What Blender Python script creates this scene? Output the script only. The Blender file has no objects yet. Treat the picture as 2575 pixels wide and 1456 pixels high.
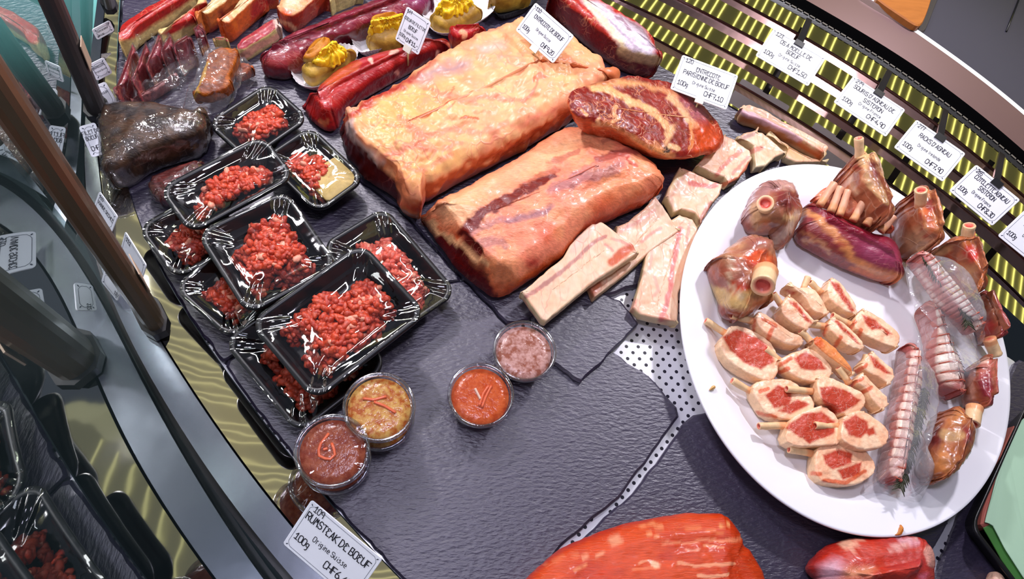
import bpy, math, random
import numpy as np
from mathutils import Matrix, Vector
random.seed(7)
S = bpy.context.scene
COL = bpy.context.collection
# ------------------------------------------------------------------ camera
IW, IH, FPX, CAMH = 2575, 1456, 1850.0, 0.85
NAD = (990.0, 1600.0)                       # image point straight below the camera
_dn = np.array([NAD[0]-IW/2, -(NAD[1]-IH/2), -FPX]); _dn /= np.linalg.norm(_dn)
_up = -_dn
_ex = np.array([1.0, 0, 0])-_up*_up[0]; _ex /= np.linalg.norm(_ex)
_ey = np.cross(_up, _ex)
RW = np.array([_ex, _ey, _up])              # camera axes -> world axes
CAMP = np.array([0, 0, CAMH])
cam = bpy.data.cameras.new('camera')
cam.sensor_width = 36; cam.lens = FPX/IW*36; cam.clip_start = .01
camo = bpy.data.objects.new('camera', cam); COL.objects.link(camo)
camo.matrix_world = Matrix.Translation(CAMP) @ Matrix(RW.tolist()).to_4x4()
S.camera = camo
# ------------------------------------------------------------------ world, lights, exposure
W = bpy.data.worlds.new('world'); S.world = W; W.use_nodes = True
W.node_tree.nodes['Background'].inputs[0].default_value = (.55, .6, .8, 1)
W.node_tree.nodes['Background'].inputs[1].default_value = .15
S.view_settings.view_transform = 'Standard'; S.view_settings.look = 'None'
S.view_settings.exposure = 0.15; S.view_settings.gamma = 1
def spot(x, y, z, tx, ty, e, size=.05, col=(1, .93, 1), ang=120):
    l = bpy.data.lights.new('spot_light', 'SPOT'); l.energy = e; l.color = col
    l.shadow_soft_size = size; l.spot_size = math.radians(ang); l.spot_blend = .6
    o = bpy.data.objects.new('spot_light', l); COL.objects.link(o); o.location = (x, y, z)
    o.rotation_euler = (Vector((tx, ty, 0))-Vector((x, y, z))).to_track_quat('-Z', 'Y').to_euler()
KEY = .86
spot(-.30, 1.02, .85, -.05, .45, 30*KEY, .035, (.96, .90, 1))
spot(.10, 1.15, .85, .12, .55, 34*KEY, .035, (.96, .89, 1))
spot(.72, .98, .85, .45, .40, 34*KEY, .035, (.93, .89, 1))
spot(.06, .26, 1.30, .08, .20, 20*KEY, .08, (.82, .78, 1), 90)  # added fill from above, gives the slates their sheen
def panel(x, y, z, sx, sy, rz, e, col):  # panels added out of view to put glare on film and rail
    l = bpy.data.lights.new('glare_panel', 'AREA'); l.shape = 'RECTANGLE'; l.size = sx; l.size_y = sy; l.energy = e; l.color = col
    o = bpy.data.objects.new('glare_panel', l); COL.objects.link(o); o.location = (x, y, z); o.rotation_euler = (0, 0, rz)
panel(-.245, .795, 1.0, .30, .035, .62, 1.5, (1, .97, 1))
panel(-.30, 1.20, 1.0, .20, .06, .5, 1.3, (1, .97, .8))
panel(-.02, 1.02, 1.05, .20, .03, .6, .9, (.9, .9, 1))
panel(-.46, .36, 1.10, .16, .04, 1.0, .35, (1, .97, .9))
# ------------------------------------------------------------------ geometry tools
def px2w(p, z=0.0):
    p = np.atleast_2d(np.asarray(p, float)); z = np.broadcast_to(np.asarray(z, float), (len(p),))
    d = np.c_[p[:, 0]-IW/2, -(p[:, 1]-IH/2), np.full(len(p), -FPX)] @ RW.T
    t = (z-CAMH)/d[:, 2]
    return CAMP+d*t[:, None]
def w2px(V):
    c = (np.asarray(V)-CAMP) @ RW
    return np.c_[IW/2+FPX*c[:, 0]/-c[:, 2], IH/2-FPX*c[:, 1]/-c[:, 2]]
CR = dict(K1=(0, 0, 3.466), K2=(230, 0, 3.467), K3=(640, 0, 3.467), K4=(1200, 0, 3.467), K5=(1850, 0, 3.466), K6=(0, 400, 2.9125),
          K7=(0, 800, 2.22), K8=(600, 1000, 3.192), M1=(350, 180, 3.308), M2=(350, 500, 2.4265), M3=(740, 100, 2.1417),
          M4=(1280, 250, 2.468), M5=(1700, 380, 2.8), M6=(1950, 330, 2.31), M7=(1700, 780, 3.033), M8=(2050, 800, 2.219),
          N1=(700, 750, 2.912), N2=(1300, 780, 2.8), N3=(1280, 1240, 3.344), N4=(1950, 1200, 4.12), N5=(2050, 150, 2.912),
          N6=(2250, 0, 4.852), V1=(1440, 0, 5.598), V4=(2200, 380, 3.0347), V5=(180, 420, 3.033), F=(0, 0, 1.0))
def T(s):
    """traced outline: 'KEY x,y x,y ...' (KEY may change midway) -> pixel points of the full frame"""
    k = CR['F']; out = []
    for w in s.split():
        if w in CR: k = CR[w]
        else:
            x, y = w.split(','); out.append((k[0]+float(x)/k[2], k[1]+float(y)/k[2]))
    return np.array(out)
def _h3(ix, iy, iz):
    n = (ix*374761393+iy*668265263+iz*2147483647 & 0xffffffff).astype(np.uint64)
    n = (n ^ (n >> 13))*1274126177 & 0xffffffff
    n = (n ^ (n >> 16))*2246822519 & 0xffffffff
    return ((n ^ (n >> 15)) & 0xffff)/32767.5-1
def vnoise(P):
    i = np.floor(P).astype(np.int64); f = P-i; f = f*f*(3-2*f); r = 0
    for a in (0, 1):
        for b in (0, 1):
            for c in (0, 1):
                w = (f[:, 0] if a else 1-f[:, 0])*(f[:, 1] if b else 1-f[:, 1])*(f[:, 2] if c else 1-f[:, 2])
                r = r+w*_h3(i[:, 0]+a, i[:, 1]+b, i[:, 2]+c)
    return r
def fbm(P, s, o=3, seed=0):
    P = np.asarray(P)*s+seed*17.31+3.7; r = 0; a = 1.0
    for k in range(o):
        r = r+a*vnoise(P); P = P*2.03+11.1; a *= .5
    return r
def lin(c):
    c = np.asarray(c, float)/255.0
    return np.where(c <= .04045, c/12.92, ((c+.055)/1.055)**2.4)
def sst(a, b, x):
    t = np.clip((x-a)/(b-a), 0, 1); return t*t*(3-2*t)
def smooth_closed(p, it=1):
    for _ in range(it):
        q = np.roll(p, -1, 0); p = np.stack([p*.75+q*.25, p*.25+q*.75], 1).reshape(-1, p.shape[1])
    return p
def resample(p, n, closed=True):
    q = np.vstack([p, p[:1]]) if closed else np.asarray(p)
    s = np.r_[0, np.cumsum(np.linalg.norm(np.diff(q, axis=0), axis=1))]
    t = np.linspace(0, s[-1], n, endpoint=not closed)
    return np.stack([np.interp(t, s, q[:, k]) for k in range(q.shape[1])], 1)
def seg_dist(P, a, b):
    ab = b-a; L = (ab*ab).sum()+1e-12
    t = np.clip(((P-a)@ab)/L, 0, 1); q = a+t[:, None]*ab
    return np.linalg.norm(P-q, axis=1), q
def line_dist(P, pts):
    D = None
    for a, b in zip(pts[:-1], pts[1:]):
        d, q = seg_dist(P, a, b)
        if D is None: D, Q = d, q
        else:
            m = d < D; D = np.where(m, d, D); Q = np.where(m[:, None], q, Q)
    return D, Q
def inside(P, poly):
    r = np.zeros(len(P), bool); n = len(poly)
    for i in range(n):
        a, b = poly[i], poly[(i+1) % n]
        c = (a[1] > P[:, 1]) != (b[1] > P[:, 1])
        x = (b[0]-a[0])*(P[:, 1]-a[1])/((b[1]-a[1]) if abs(b[1]-a[1]) > 1e-9 else 1e-9)+a[0]
        r ^= c & (P[:, 0] < x)
    return r
def vnormals(V, F):
    N = np.zeros_like(V)
    for k in (4, 3):
        f = np.array([t for t in F if len(t) == k])
        if len(f) == 0: continue
        n = np.cross(V[f[:, 2]]-V[f[:, 0]], V[f[:, 3 if k == 4 else 1]]-V[f[:, 1]]) if k == 4 else np.cross(V[f[:, 1]]-V[f[:, 0]], V[f[:, 2]]-V[f[:, 0]])
        for j in range(k): np.add.at(N, f[:, j], n)
    return N/(np.linalg.norm(N, axis=1)[:, None]+1e-12)
def rings(loops, cap0=True, cap1=True):
    """stack of equal-length closed loops -> verts, faces"""
    n = len(loops[0]); V = np.vstack(loops); F = []
    for r in range(len(loops)-1):
        for i in range(n):
            j = (i+1) % n
            F.append((r*n+i, r*n+j, (r+1)*n+j, (r+1)*n+i))
    b = (len(loops)-1)*n
    if cap1:
        V = np.vstack([V, loops[-1].mean(0)]); c = len(V)-1
        F += [(b+i, b+(i+1) % n, c) for i in range(n)]
    if cap0:
        V = np.vstack([V, loops[0].mean(0)]); c = len(V)-1
        F += [((i+1) % n, i, c) for i in range(n)]
    return V, F
def link(name, V, F, mat, parent=None, col=None, vein=None, smooth=True, loc=None):
    V = np.asarray(V, float)
    m = bpy.data.meshes.new(name)
    if parent is not None: off = np.array(parent.location)
    elif loc is not None: off = np.asarray(loc)
    else: off = np.zeros(3)
    m.from_pydata((V-off).tolist(), [], F if isinstance(F, list) else F.tolist()); m.update()
    if col is not None:
        a = m.color_attributes.new('Col', 'FLOAT_COLOR', 'POINT')
        a.data.foreach_set('color', np.c_[col, np.ones(len(V))].astype(np.float32).ravel())
    if vein is not None:
        a = m.attributes.new('vein', 'FLOAT', 'POINT'); a.data.foreach_set('value', np.asarray(vein, np.float32))
    if smooth: m.polygons.foreach_set('use_smooth', [True]*len(m.polygons))
    for k in (mat if isinstance(mat, (list, tuple)) else [mat]): m.materials.append(k)
    o = bpy.data.objects.new(name, m); COL.objects.link(o)
    if parent is not None: o.parent = parent
    else: o.location = off
    return o
def tag(o, label, cat, group=None):
    o['label'] = label; o['category'] = cat
    if group: o['group'] = group
    return o
def thing(name, label, cat, loc, group=None):
    o = bpy.data.objects.new(name, None); COL.objects.link(o); o.location = [float(v) for v in loc]
    o.empty_display_size = .02
    return tag(o, label, cat, group)
def struct(name, V, F, mat, smooth=False):
    o = link(name, V, F, mat, smooth=smooth); o['kind'] = 'structure'; return o
def join(parts):
    Vs, Fs, n = [], [], 0
    for V, F in parts:
        Vs.append(np.asarray(V, float)); Fs += [tuple(int(i)+n for i in f) for f in F]; n += len(V)
    return np.vstack(Vs), Fs
def tube(pts, rad, n=12, cap=True):
    pts = np.asarray(pts, float); rad = np.broadcast_to(np.asarray(rad, float), (len(pts),))
    L = []; u = None
    for i in range(len(pts)):
        t = pts[min(i+1, len(pts)-1)]-pts[max(i-1, 0)]; t = t/(np.linalg.norm(t)+1e-12)
        if u is None:
            u = np.cross(t, (0, 0, 1) if abs(t[2]) < .9 else (1, 0, 0))
        u = u-t*(u@t); u /= np.linalg.norm(u); v = np.cross(t, u)
        a = np.linspace(0, 2*np.pi, n, endpoint=False)
        L.append(pts[i]+rad[i]*(np.cos(a)[:, None]*u+np.sin(a)[:, None]*v))
    return rings(L, cap, cap)
def box(lo, hi):
    x0, y0, z0 = lo; x1, y1, z1 = hi
    V = np.array([(x, y, z) for z in (z0, z1) for y in (y0, y1) for x in (x0, x1)], float)
    return V, [(0, 2, 3, 1), (4, 5, 7, 6), (0, 1, 5, 4), (2, 6, 7, 3), (0, 4, 6, 2), (1, 3, 7, 5)]
def prism(poly, z0, z1, bev=0.0):
    """closed world xy outline -> slab with an optional bevelled top edge"""
    p = np.asarray(poly)[:, :2]
    a = .5*np.sum(p[:, 0]*np.roll(p[:, 1], -1)-np.roll(p[:, 0], -1)*p[:, 1])
    if a < 0: p = p[::-1]
    c = p.mean(0); sc = 1-bev/np.linalg.norm(p-c, axis=1).mean()
    L = [np.c_[p, np.full(len(p), z0)], np.c_[p, np.full(len(p), z1-bev)]]
    if bev: L.append(np.c_[c+(p-c)*sc, np.full(len(p), z1)])
    n = len(p); V = np.vstack(L); F = []
    for r in range(len(L)-1):
        F += [(r*n+i, r*n+(i+1) % n, (r+1)*n+(i+1) % n, (r+1)*n+i) for i in range(n)]
    F.append(tuple(range((len(L)-1)*n, len(L)*n))); F.append(tuple(range(n-1, -1, -1)))
    return V, F
# ------------------------------------------------------------------ materials
def nodes(name):
    m = bpy.data.materials.new(name); m.use_nodes = True
    nt = m.node_tree; b = nt.nodes['Principled BSDF']
    return m, nt, b
def N(nt, t, **kw):
    n = nt.nodes.new(t)
    for k, v in kw.items():
        if k in n.inputs: n.inputs[k].default_value = v
        else: setattr(n, k, v)
    return n
def plain(name, c, rough=.5, metal=0, coat=0, **kw):
    m, nt, b = nodes(name)
    b.inputs['Base Color'].default_value = (*lin(c), 1); b.inputs['Roughness'].default_value = rough
    b.inputs['Metallic'].default_value = metal; b.inputs['Coat Weight'].default_value = coat
    for k, v in kw.items(): b.inputs[k].default_value = v
    return m
def bump(nt, b, scale, strength, dist=.002, detail=4, coord='Object', stretch=None, kind='noise'):
    tc = N(nt, 'ShaderNodeTexCoord'); mp = N(nt, 'ShaderNodeMapping')
    nt.links.new(tc.outputs[coord], mp.inputs[0])
    if stretch:
        mp.inputs['Scale'].default_value = stretch[0]; mp.inputs['Rotation'].default_value = stretch[1]
    if kind == 'noise': t = N(nt, 'ShaderNodeTexNoise', Scale=scale, Detail=detail)
    else: t = N(nt, 'ShaderNodeTexVoronoi', Scale=scale)
    nt.links.new(mp.outputs[0], t.inputs['Vector'])
    bp = N(nt, 'ShaderNodeBump', Strength=strength, Distance=dist)
    nt.links.new(t.outputs[0], bp.inputs['Height']); nt.links.new(bp.outputs[0], b.inputs['Normal'])
    return t, mp
def meat_mat(name, rough=.38, vein_scale=60, vein_col=(240, 175, 140), vein_w=.05, nscale=130, var=.22, bstr=.35, rot=0, fib=1.0, sss=.06, coat=.15, dist=.8):
    """flesh: vertex colours broken up by noise, fat threads where the 'vein' attribute asks, damp bump"""
    m, nt, b = nodes(name); lk = nt.links.new
    at = N(nt, 'ShaderNodeAttribute', attribute_name='Col'); av = N(nt, 'ShaderNodeAttribute', attribute_name='vein')
    tc = N(nt, 'ShaderNodeTexCoord'); mp = N(nt, 'ShaderNodeMapping'); lk(tc.outputs['Object'], mp.inputs[0])
    mp.inputs['Rotation'].default_value = (0, 0, rot); mp.inputs['Scale'].default_value = (1, fib, 1)
    n1 = N(nt, 'ShaderNodeTexNoise', Scale=nscale, Detail=5, Roughness=.6); lk(mp.outputs[0], n1.inputs['Vector'])
    mr = N(nt, 'ShaderNodeMapRange'); lk(n1.outputs[0], mr.inputs[0])
    mr.inputs[1].default_value = .3; mr.inputs[2].default_value = .7; mr.inputs[3].default_value = 1-var; mr.inputs[4].default_value = 1+var
    mx = N(nt, 'ShaderNodeVectorMath', operation='SCALE'); lk(at.outputs['Color'], mx.inputs[0]); lk(mr.outputs[0], mx.inputs['Scale'])
    n2 = N(nt, 'ShaderNodeTexNoise', Scale=vein_scale*.6, Detail=2); lk(tc.outputs['Object'], n2.inputs['Vector'])
    ad = N(nt, 'ShaderNodeVectorMath', operation='MULTIPLY_ADD'); lk(n2.outputs['Color'], ad.inputs[0]); ad.inputs[1].default_value = (dist/vein_scale,)*3; lk(mp.outputs[0], ad.inputs[2])
    vo = N(nt, 'ShaderNodeTexVoronoi', feature='DISTANCE_TO_EDGE', Scale=vein_scale); lk(ad.outputs[0], vo.inputs['Vector'])
    vr = N(nt, 'ShaderNodeMapRange'); lk(vo.outputs['Distance'], vr.inputs[0]); vr.inputs[1].default_value = 0; vr.inputs[2].default_value = vein_w; vr.inputs[3].default_value = 1; vr.inputs[4].default_value = 0
    n3 = N(nt, 'ShaderNodeTexNoise', Scale=vein_scale*.45, Detail=2); lk(tc.outputs['Object'], n3.inputs['Vector'])
    r3 = N(nt, 'ShaderNodeMapRange'); lk(n3.outputs[0], r3.inputs[0]); r3.inputs[1].default_value = .42; r3.inputs[2].default_value = .6
    m1 = N(nt, 'ShaderNodeMath', operation='MULTIPLY'); lk(vr.outputs[0], m1.inputs[0]); lk(r3.outputs[0], m1.inputs[1])
    m2 = N(nt, 'ShaderNodeMath', operation='MULTIPLY'); lk(m1.outputs[0], m2.inputs[0]); lk(av.outputs['Fac'], m2.inputs[1]); m2.use_clamp = True
    mi = N(nt, 'ShaderNodeMix', data_type='RGBA'); lk(m2.outputs[0], mi.inputs[0]); lk(mx.outputs[0], mi.inputs[6]); mi.inputs[7].default_value = (*lin(vein_col), 1)
    lk(mi.outputs[2], b.inputs['Base Color'])
    b.inputs['Roughness'].default_value = rough
    b.inputs['Subsurface Weight'].default_value = sss; b.inputs['Subsurface Radius'].default_value = (1, .35, .2); b.inputs['Subsurface Scale'].default_value = .006
    b.inputs['Coat Weight'].default_value = coat; b.inputs['Coat Roughness'].default_value = .18
    hs = N(nt, 'ShaderNodeMath', operation='ADD'); lk(n1.outputs[0], hs.inputs[0]); lk(m2.outputs[0], hs.inputs[1])
    bp = N(nt, 'ShaderNodeBump', Strength=bstr, Distance=.0015); lk(hs.outputs[0], bp.inputs['Height']); lk(bp.outputs[0], b.inputs['Normal'])
    return m
def film_mat(name, tint=(1, 1, 1), lo=.04, hi=.55, rough=.06, bs=25, bst=.35, milk=0.0):
    """clear plastic: see-through with a glossy skin that strengthens at grazing angles"""
    m, nt, b = nodes(name); lk = nt.links.new; nt.nodes.remove(b); out = nt.nodes['Material Output']
    tr = N(nt, 'ShaderNodeBsdfTransparent'); tr.inputs[0].default_value = (*tint, 1)
    gl = N(nt, 'ShaderNodeBsdfAnisotropic'); gl.inputs['Roughness'].default_value = rough
    lw = N(nt, 'ShaderNodeLayerWeight', Blend=.35)
    mr = N(nt, 'ShaderNodeMapRange'); lk(lw.outputs['Facing'], mr.inputs[0]); mr.inputs[3].default_value = lo; mr.inputs[4].default_value = hi
    t = N(nt, 'ShaderNodeTexNoise', Scale=bs, Detail=3, Distortion=1.5); tc = N(nt, 'ShaderNodeTexCoord'); lk(tc.outputs['Object'], t.inputs['Vector'])
    bp = N(nt, 'ShaderNodeBump', Strength=bst, Distance=.006); lk(t.outputs[0], bp.inputs['Height'])
    lk(bp.outputs[0], gl.inputs['Normal']); lk(bp.outputs[0], lw.inputs['Normal'])
    a = tr.outputs[0]
    if milk:
        df = N(nt, 'ShaderNodeBsdfDiffuse'); df.inputs[0].default_value = (.8, .78, .82, 1)
        mm = N(nt, 'ShaderNodeMixShader'); mm.inputs[0].default_value = milk; lk(a, mm.inputs[1]); lk(df.outputs[0], mm.inputs[2]); a = mm.outputs[0]
    mx = N(nt, 'ShaderNodeMixShader'); lk(mr.outputs[0], mx.inputs[0]); lk(a, mx.inputs[1]); lk(gl.outputs[0], mx.inputs[2]); lk(mx.outputs[0], out.inputs[0])
    return m
# ------------------------------------------------------------------ meat shapes and their colouring
NADP = np.array(NAD)
def pillow(sil, h, z0=0.0, R=.02, dome=.006, n=150, ncap=16, nside=6, spine=None, noise=((.0012, 60, 3),), zlo=.15, zhi=.8, bot=.006, sm=1, zpx=None, cut=None, taper=0.0):
    """solid piece from its outline: sides rise from z0, round over with radius R, and dome towards a spine"""
    s = T(sil) if isinstance(sil, str) else np.asarray(sil)
    if n >= 100: n, ncap = int(n*1.6), int(ncap*1.45)
    s = resample(smooth_closed(s, sm), n)
    t = np.roll(s, -1, 0)-np.roll(s, 1, 0); a = np.sum(s[:, 0]*np.roll(s[:, 1], -1)-np.roll(s[:, 0], -1)*s[:, 1])
    nn = np.c_[t[:, 1], -t[:, 0]]*np.sign(a); nn /= np.linalg.norm(nn, axis=1)[:, None]+1e-9
    d = NADP-s; d /= np.linalg.norm(d, axis=1)[:, None]
    k = sst(-1, 1, (nn*d).sum(1)); zb = np.full(n, z0) if zpx is None else zpx(s)
    Wd = px2w(s, zb+h*(zhi+(zlo-zhi)*k))[:, :2]
    if np.sum(Wd[:, 0]*np.roll(Wd[:, 1], -1)-np.roll(Wd[:, 0], -1)*Wd[:, 1]) < 0:
        Wd, zb, s = Wd[::-1], zb[::-1], s[::-1]
    c = Wd.mean(0)
    if spine is None:
        u, sv, vt = np.linalg.svd(Wd-c, full_matrices=False); ax = vt[0]
        la = np.abs((Wd-c)@ax).max(); lb = np.abs((Wd-c)@vt[1]).max(); q = max(0, la-lb*1.05)
        sp = np.array([c-ax*q, c+ax*q+1e-6])
    else: sp = px2w(T(spine), z0+h)[:, :2]
    D, Q = line_dist(Wd, sp)
    m_ = max(3, n//14)|1; kr = np.hanning(m_+2)[1:-1]; kr /= kr.sum()
    for _ in range(2): Q = np.stack([np.convolve(np.r_[Q[-(m_//2):, k], Q[:, k], Q[:m_//2, k]], kr, 'valid') for k in (0, 1)], 1)
    D = np.linalg.norm(Q-Wd, axis=1)
    if len(sp) >= 2:
        pass
    Rr = np.minimum(R, .8*D)
    LN = np.zeros(n)
    if cut:
        e, _ = line_dist(s, T(cut[0])); k = sst(70, 20, e) if False else 1-sst(18, 70, e); Rr = Rr*(1-k)+np.minimum(cut[1], Rr)*k; LN = cut[2]*k
    H = np.full(n, h); Rz = np.minimum(Rr, h*.62)
    L = []
    def ring(ins, z):
        p = Wd+(Q-Wd)*(ins/np.maximum(D, 1e-6))[:, None]; L.append(np.c_[p, zb+z])
    tp = lambda z: np.minimum(taper, .5*D)*np.clip(1-z/np.maximum(h-Rz, .36*h), 0, 1)
    ring(np.minimum(bot*2.2, .5*D)+tp(0), 0*H); ring(np.minimum(bot, .3*D)+tp(.06*h), .06*H); ring(.25*np.minimum(bot, .3*D)+tp(.2*h), .2*H)
    for q in np.linspace(0, 1, nside)[0:-1]: zz = .35*H+(np.maximum(h-Rz, .36*h)-.35*H)*q; ring(tp(zz)+LN*zz/h, zz)
    for th in np.linspace(0, np.pi/2, nside+2): zz = h-Rz+Rz*np.sin(th); ring(Rr*(1-np.cos(th))+LN*zz/h, zz)
    for f in np.linspace(0, .985, ncap)[1:]: ring(Rr+LN+(D-Rr-LN)*f, H+dome*np.sin(f*np.pi/2))
    i0 = nside+8; Lc = np.array(L)
    for _ in range(25):
        m = (Lc[i0-1:-2, :, :2]+Lc[i0+1:, :, :2]+np.roll(Lc[i0:-1, :, :2], 1, 1)+np.roll(Lc[i0:-1, :, :2], -1, 1))/4; Lc[i0:-1, :, :2] = m
    if zpx is not None:
        pl_ = np.linalg.lstsq(np.c_[Wd, np.ones(n)], zb, rcond=None)[0]
        for r_ in Lc: r_[:, 2] += r_[:, :2] @ pl_[:2]+pl_[2]-zb
    L = list(Lc); V, F = rings(L)
    if noise:
        Nn = vnormals(V, F); dd = 0
        for j, (am, fr, oc) in enumerate(noise): dd = dd+am*fbm(V, fr, oc, j)
        keep = sst(0, .3*h, V[:, 2]-V[:, 2].min()) if zpx is None else 1
        V = V+Nn*np.atleast_1d(dd*keep)[:, None]
    return V, F
def A(s, c, o=1.0, soft=6, vn=None, nz=None, dp=0): return ('A', s, c, o, soft, vn, nz, dp)
def L(s, c, w, o=1.0, vn=None, nz=None, dp=0): return ('L', s, c, o, w, vn, nz, dp)
def paint(V, F, base, side=None, marks=(), jit=(6, 70), under=None, vein=0.0):
    """fixed colour pattern of the flesh: base mottling, cut sides, membranes, blood and fat streaks, shade on the loin ends.  Returns verts, colours, vein amount"""
    Nn = vnormals(V, F); P = w2px(V)
    c0, c1, fr = base
    f = sst(-.7, .7, fbm(V, fr, 3, 5)); C = lin(c0)*(1-f)[:, None]+lin(c1)*f[:, None]; ve = np.full(len(V), float(vein))
    jx = np.c_[fbm(V, jit[1], 3, 8), fbm(V, jit[1], 3, 9)]*jit[0]
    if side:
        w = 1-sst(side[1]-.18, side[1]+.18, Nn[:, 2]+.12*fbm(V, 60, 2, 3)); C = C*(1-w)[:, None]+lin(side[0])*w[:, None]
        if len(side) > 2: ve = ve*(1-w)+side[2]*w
    dsp = np.zeros(len(V))
    for k, s, c, o, w, vn, nz, dp in marks:
        p = T(s) if isinstance(s, str) else s
        pc = p.mean(0); r = np.abs(p-pc).max()+w*3+jit[0]*3
        idx = np.where((np.abs(P-pc).max(1) < r))[0]
        if len(idx) == 0: continue
        q = P[idx]+jx[idx]
        if k == 'A':
            e, _ = line_dist(q, np.vstack([p, p[:1]])); ins = inside(q, p); wt = np.where(ins, .5+.5*np.clip(e/w, 0, 1), .5-.5*np.clip(e/w, 0, 1))
        else:
            e, _ = line_dist(q, p); wt = 1-sst(.45, 1.0, e/w)
        if nz is not None: wt = wt*sst(nz[0], nz[1], Nn[idx, 2])
        wt = wt*o
        C[idx] = C[idx]*(1-wt)[:, None]+lin(c)*wt[:, None]
        if vn is not None: ve[idx] = ve[idx]*(1-wt)+vn*wt
        dsp[idx] += wt*dp
    if np.any(dsp): V = V+Nn*dsp[:, None]
    return V, np.clip(C, 0, 1), np.clip(ve, 0, 1)
def piece(name, mat, sil, h, base, side=None, marks=(), jit=(6, 70), vein=0.0, parent=None, gain=.85, **kw):
    V, F = pillow(sil, h, **kw)
    V, C, ve = paint(V, F, base, side, marks, jit, vein=vein); lu = C @ np.array([.3, .6, .1]); C = np.clip(lu[:, None]+(C-lu[:, None])*1.09, 0, 1)*gain
    return link(name, V, F, mat, parent, C, ve, loc=(V[:, 0].mean(), V[:, 1].mean(), V[:, 2].min()))
def ctr(sil, z=0.0): return px2w(T(sil).mean(0), z)[0]
# ------------------------------------------------------------------ the display case
m_slate, nt, b = nodes('slate'); b.inputs['Roughness'].default_value = .36; b.inputs['Specular IOR Level'].default_value = 1.0
t, mp = bump(nt, b, 110, .5, .003, 7, stretch=((1, 2.6, 1), (0, 0, .9)))
rp = N(nt, 'ShaderNodeMapRange'); nt.links.new(t.outputs[0], rp.inputs[0]); rp.inputs[3].default_value = .7; rp.inputs[4].default_value = 1.3
sc = N(nt, 'ShaderNodeVectorMath', operation='SCALE'); sc.inputs[0].default_value = lin((53, 47, 67)); nt.links.new(rp.outputs[0], sc.inputs['Scale']); nt.links.new(sc.outputs[0], b.inputs['Base Color'])
def steel(name, c=(200, 198, 200), rough=.16, wav=(40, .05, .004), stretch=None):
    m, nt, b = nodes(name); b.inputs['Base Color'].default_value = (*lin(c), 1); b.inputs['Metallic'].default_value = 1; b.inputs['Roughness'].default_value = rough
    bump(nt, b, wav[0], wav[1], wav[2], 1, stretch=stretch); return m
m_steel = steel('brushed_steel'); m_rail = steel('polished_rail', (205, 203, 200), .03, (24, .03, .004)); m_flat = steel('satin_steel', (150, 156, 166), .22)
m_vent = steel('louvre_steel', (190, 186, 184), .03, (15, .012, .003)); m_riser = steel('riser_steel', (150, 120, 115), .18)
m_black = plain('black_plastic', (16, 15, 17), .35); m_dark = plain('dark_recess', (10, 9, 10), .8)
m_panel = plain('taupe_panel', (112, 86, 84), .35, .35); m_counter = plain('grey_counter', (62, 60, 74), .55)
m_white = plain('white_edge', (240, 240, 245), .3)
m_deck, nt, b = nodes('perforated_steel'); b.inputs['Roughness'].default_value = .3; lk = nt.links.new
tc = N(nt, 'ShaderNodeTexCoord'); mp = N(nt, 'ShaderNodeMapping'); lk(tc.outputs['Object'], mp.inputs[0]); mp.inputs['Rotation'].default_value = (0, 0, -.03)
hs = []
for off in (0, .5):
    s1 = N(nt, 'ShaderNodeVectorMath', operation='MULTIPLY_ADD'); lk(mp.outputs[0], s1.inputs[0]); s1.inputs[1].default_value = (1/.0158, 1/.0165, 0); s1.inputs[2].default_value = (off, off, 0)
    s2 = N(nt, 'ShaderNodeVectorMath', operation='FRACTION'); lk(s1.outputs[0], s2.inputs[0])
    s3 = N(nt, 'ShaderNodeVectorMath', operation='SUBTRACT'); lk(s2.outputs[0], s3.inputs[0]); s3.inputs[1].default_value = (.5, .5, 0)
    s4 = N(nt, 'ShaderNodeVectorMath', operation='MULTIPLY'); lk(s3.outputs[0], s4.inputs[0]); s4.inputs[1].default_value = (.0158, .0165, 0)
    s5 = N(nt, 'ShaderNodeVectorMath', operation='LENGTH'); lk(s4.outputs[0], s5.inputs[0])
    s6 = N(nt, 'ShaderNodeMath', operation='LESS_THAN'); lk(s5.outputs['Value'], s6.inputs[0]); s6.inputs[1].default_value = .0023; hs.append(s6)
s7 = N(nt, 'ShaderNodeMath', operation='MAXIMUM'); lk(hs[0].outputs[0], s7.inputs[0]); lk(hs[1].outputs[0], s7.inputs[1])
mi = N(nt, 'ShaderNodeMix', data_type='RGBA'); lk(s7.outputs[0], mi.inputs[0]); mi.inputs[6].default_value = (.74, .74, .80, 1); mi.inputs[7].default_value = (.01, .008, .02, 1); lk(mi.outputs[2], b.inputs['Base Color'])
iv = N(nt, 'ShaderNodeMath', operation='SUBTRACT'); iv.inputs[0].default_value = .35; lk(s7.outputs[0], iv.inputs[1]); lk(iv.outputs[0], b.inputs['Metallic'])
ZD = -.010
def curve(s, z, n=90, ext=0):
    p = T(s)
    if ext: d_ = p[-1]-p[-2]; d_ = d_/np.linalg.norm(d_); p = np.vstack([p, p[-1]+d_*ext*.5+[-ext*.05, ext*.03], p[-1]+d_*ext+[-ext*.15, ext*.1]])
    p = resample(p, n, False)
    for _ in range(3):
        e = np.vstack([2*p[0]-p[1:8][::-1], p, 2*p[-1]-p[-8:-1][::-1]]); p = np.stack([np.convolve(e[:, k], np.ones(15)/15, 'valid') for k in (0, 1)], 1)
    return px2w(p, z)
def loft(name, curves, mat, smooth=False):
    n = len(curves[0]); V = np.vstack(curves); F = []
    for r in range(len(curves)-1):
        F += [(r*n+i, r*n+i+1, (r+1)*n+i+1, (r+1)*n+i) for i in range(n-1)]
    f0 = F[0]; nz = np.cross(V[f0[1]]-V[f0[0]], V[f0[2]]-V[f0[1]])[2]
    if nz < 0: F = [f[::-1] for f in F]
    return struct(name, V, F, mat, smooth)
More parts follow.
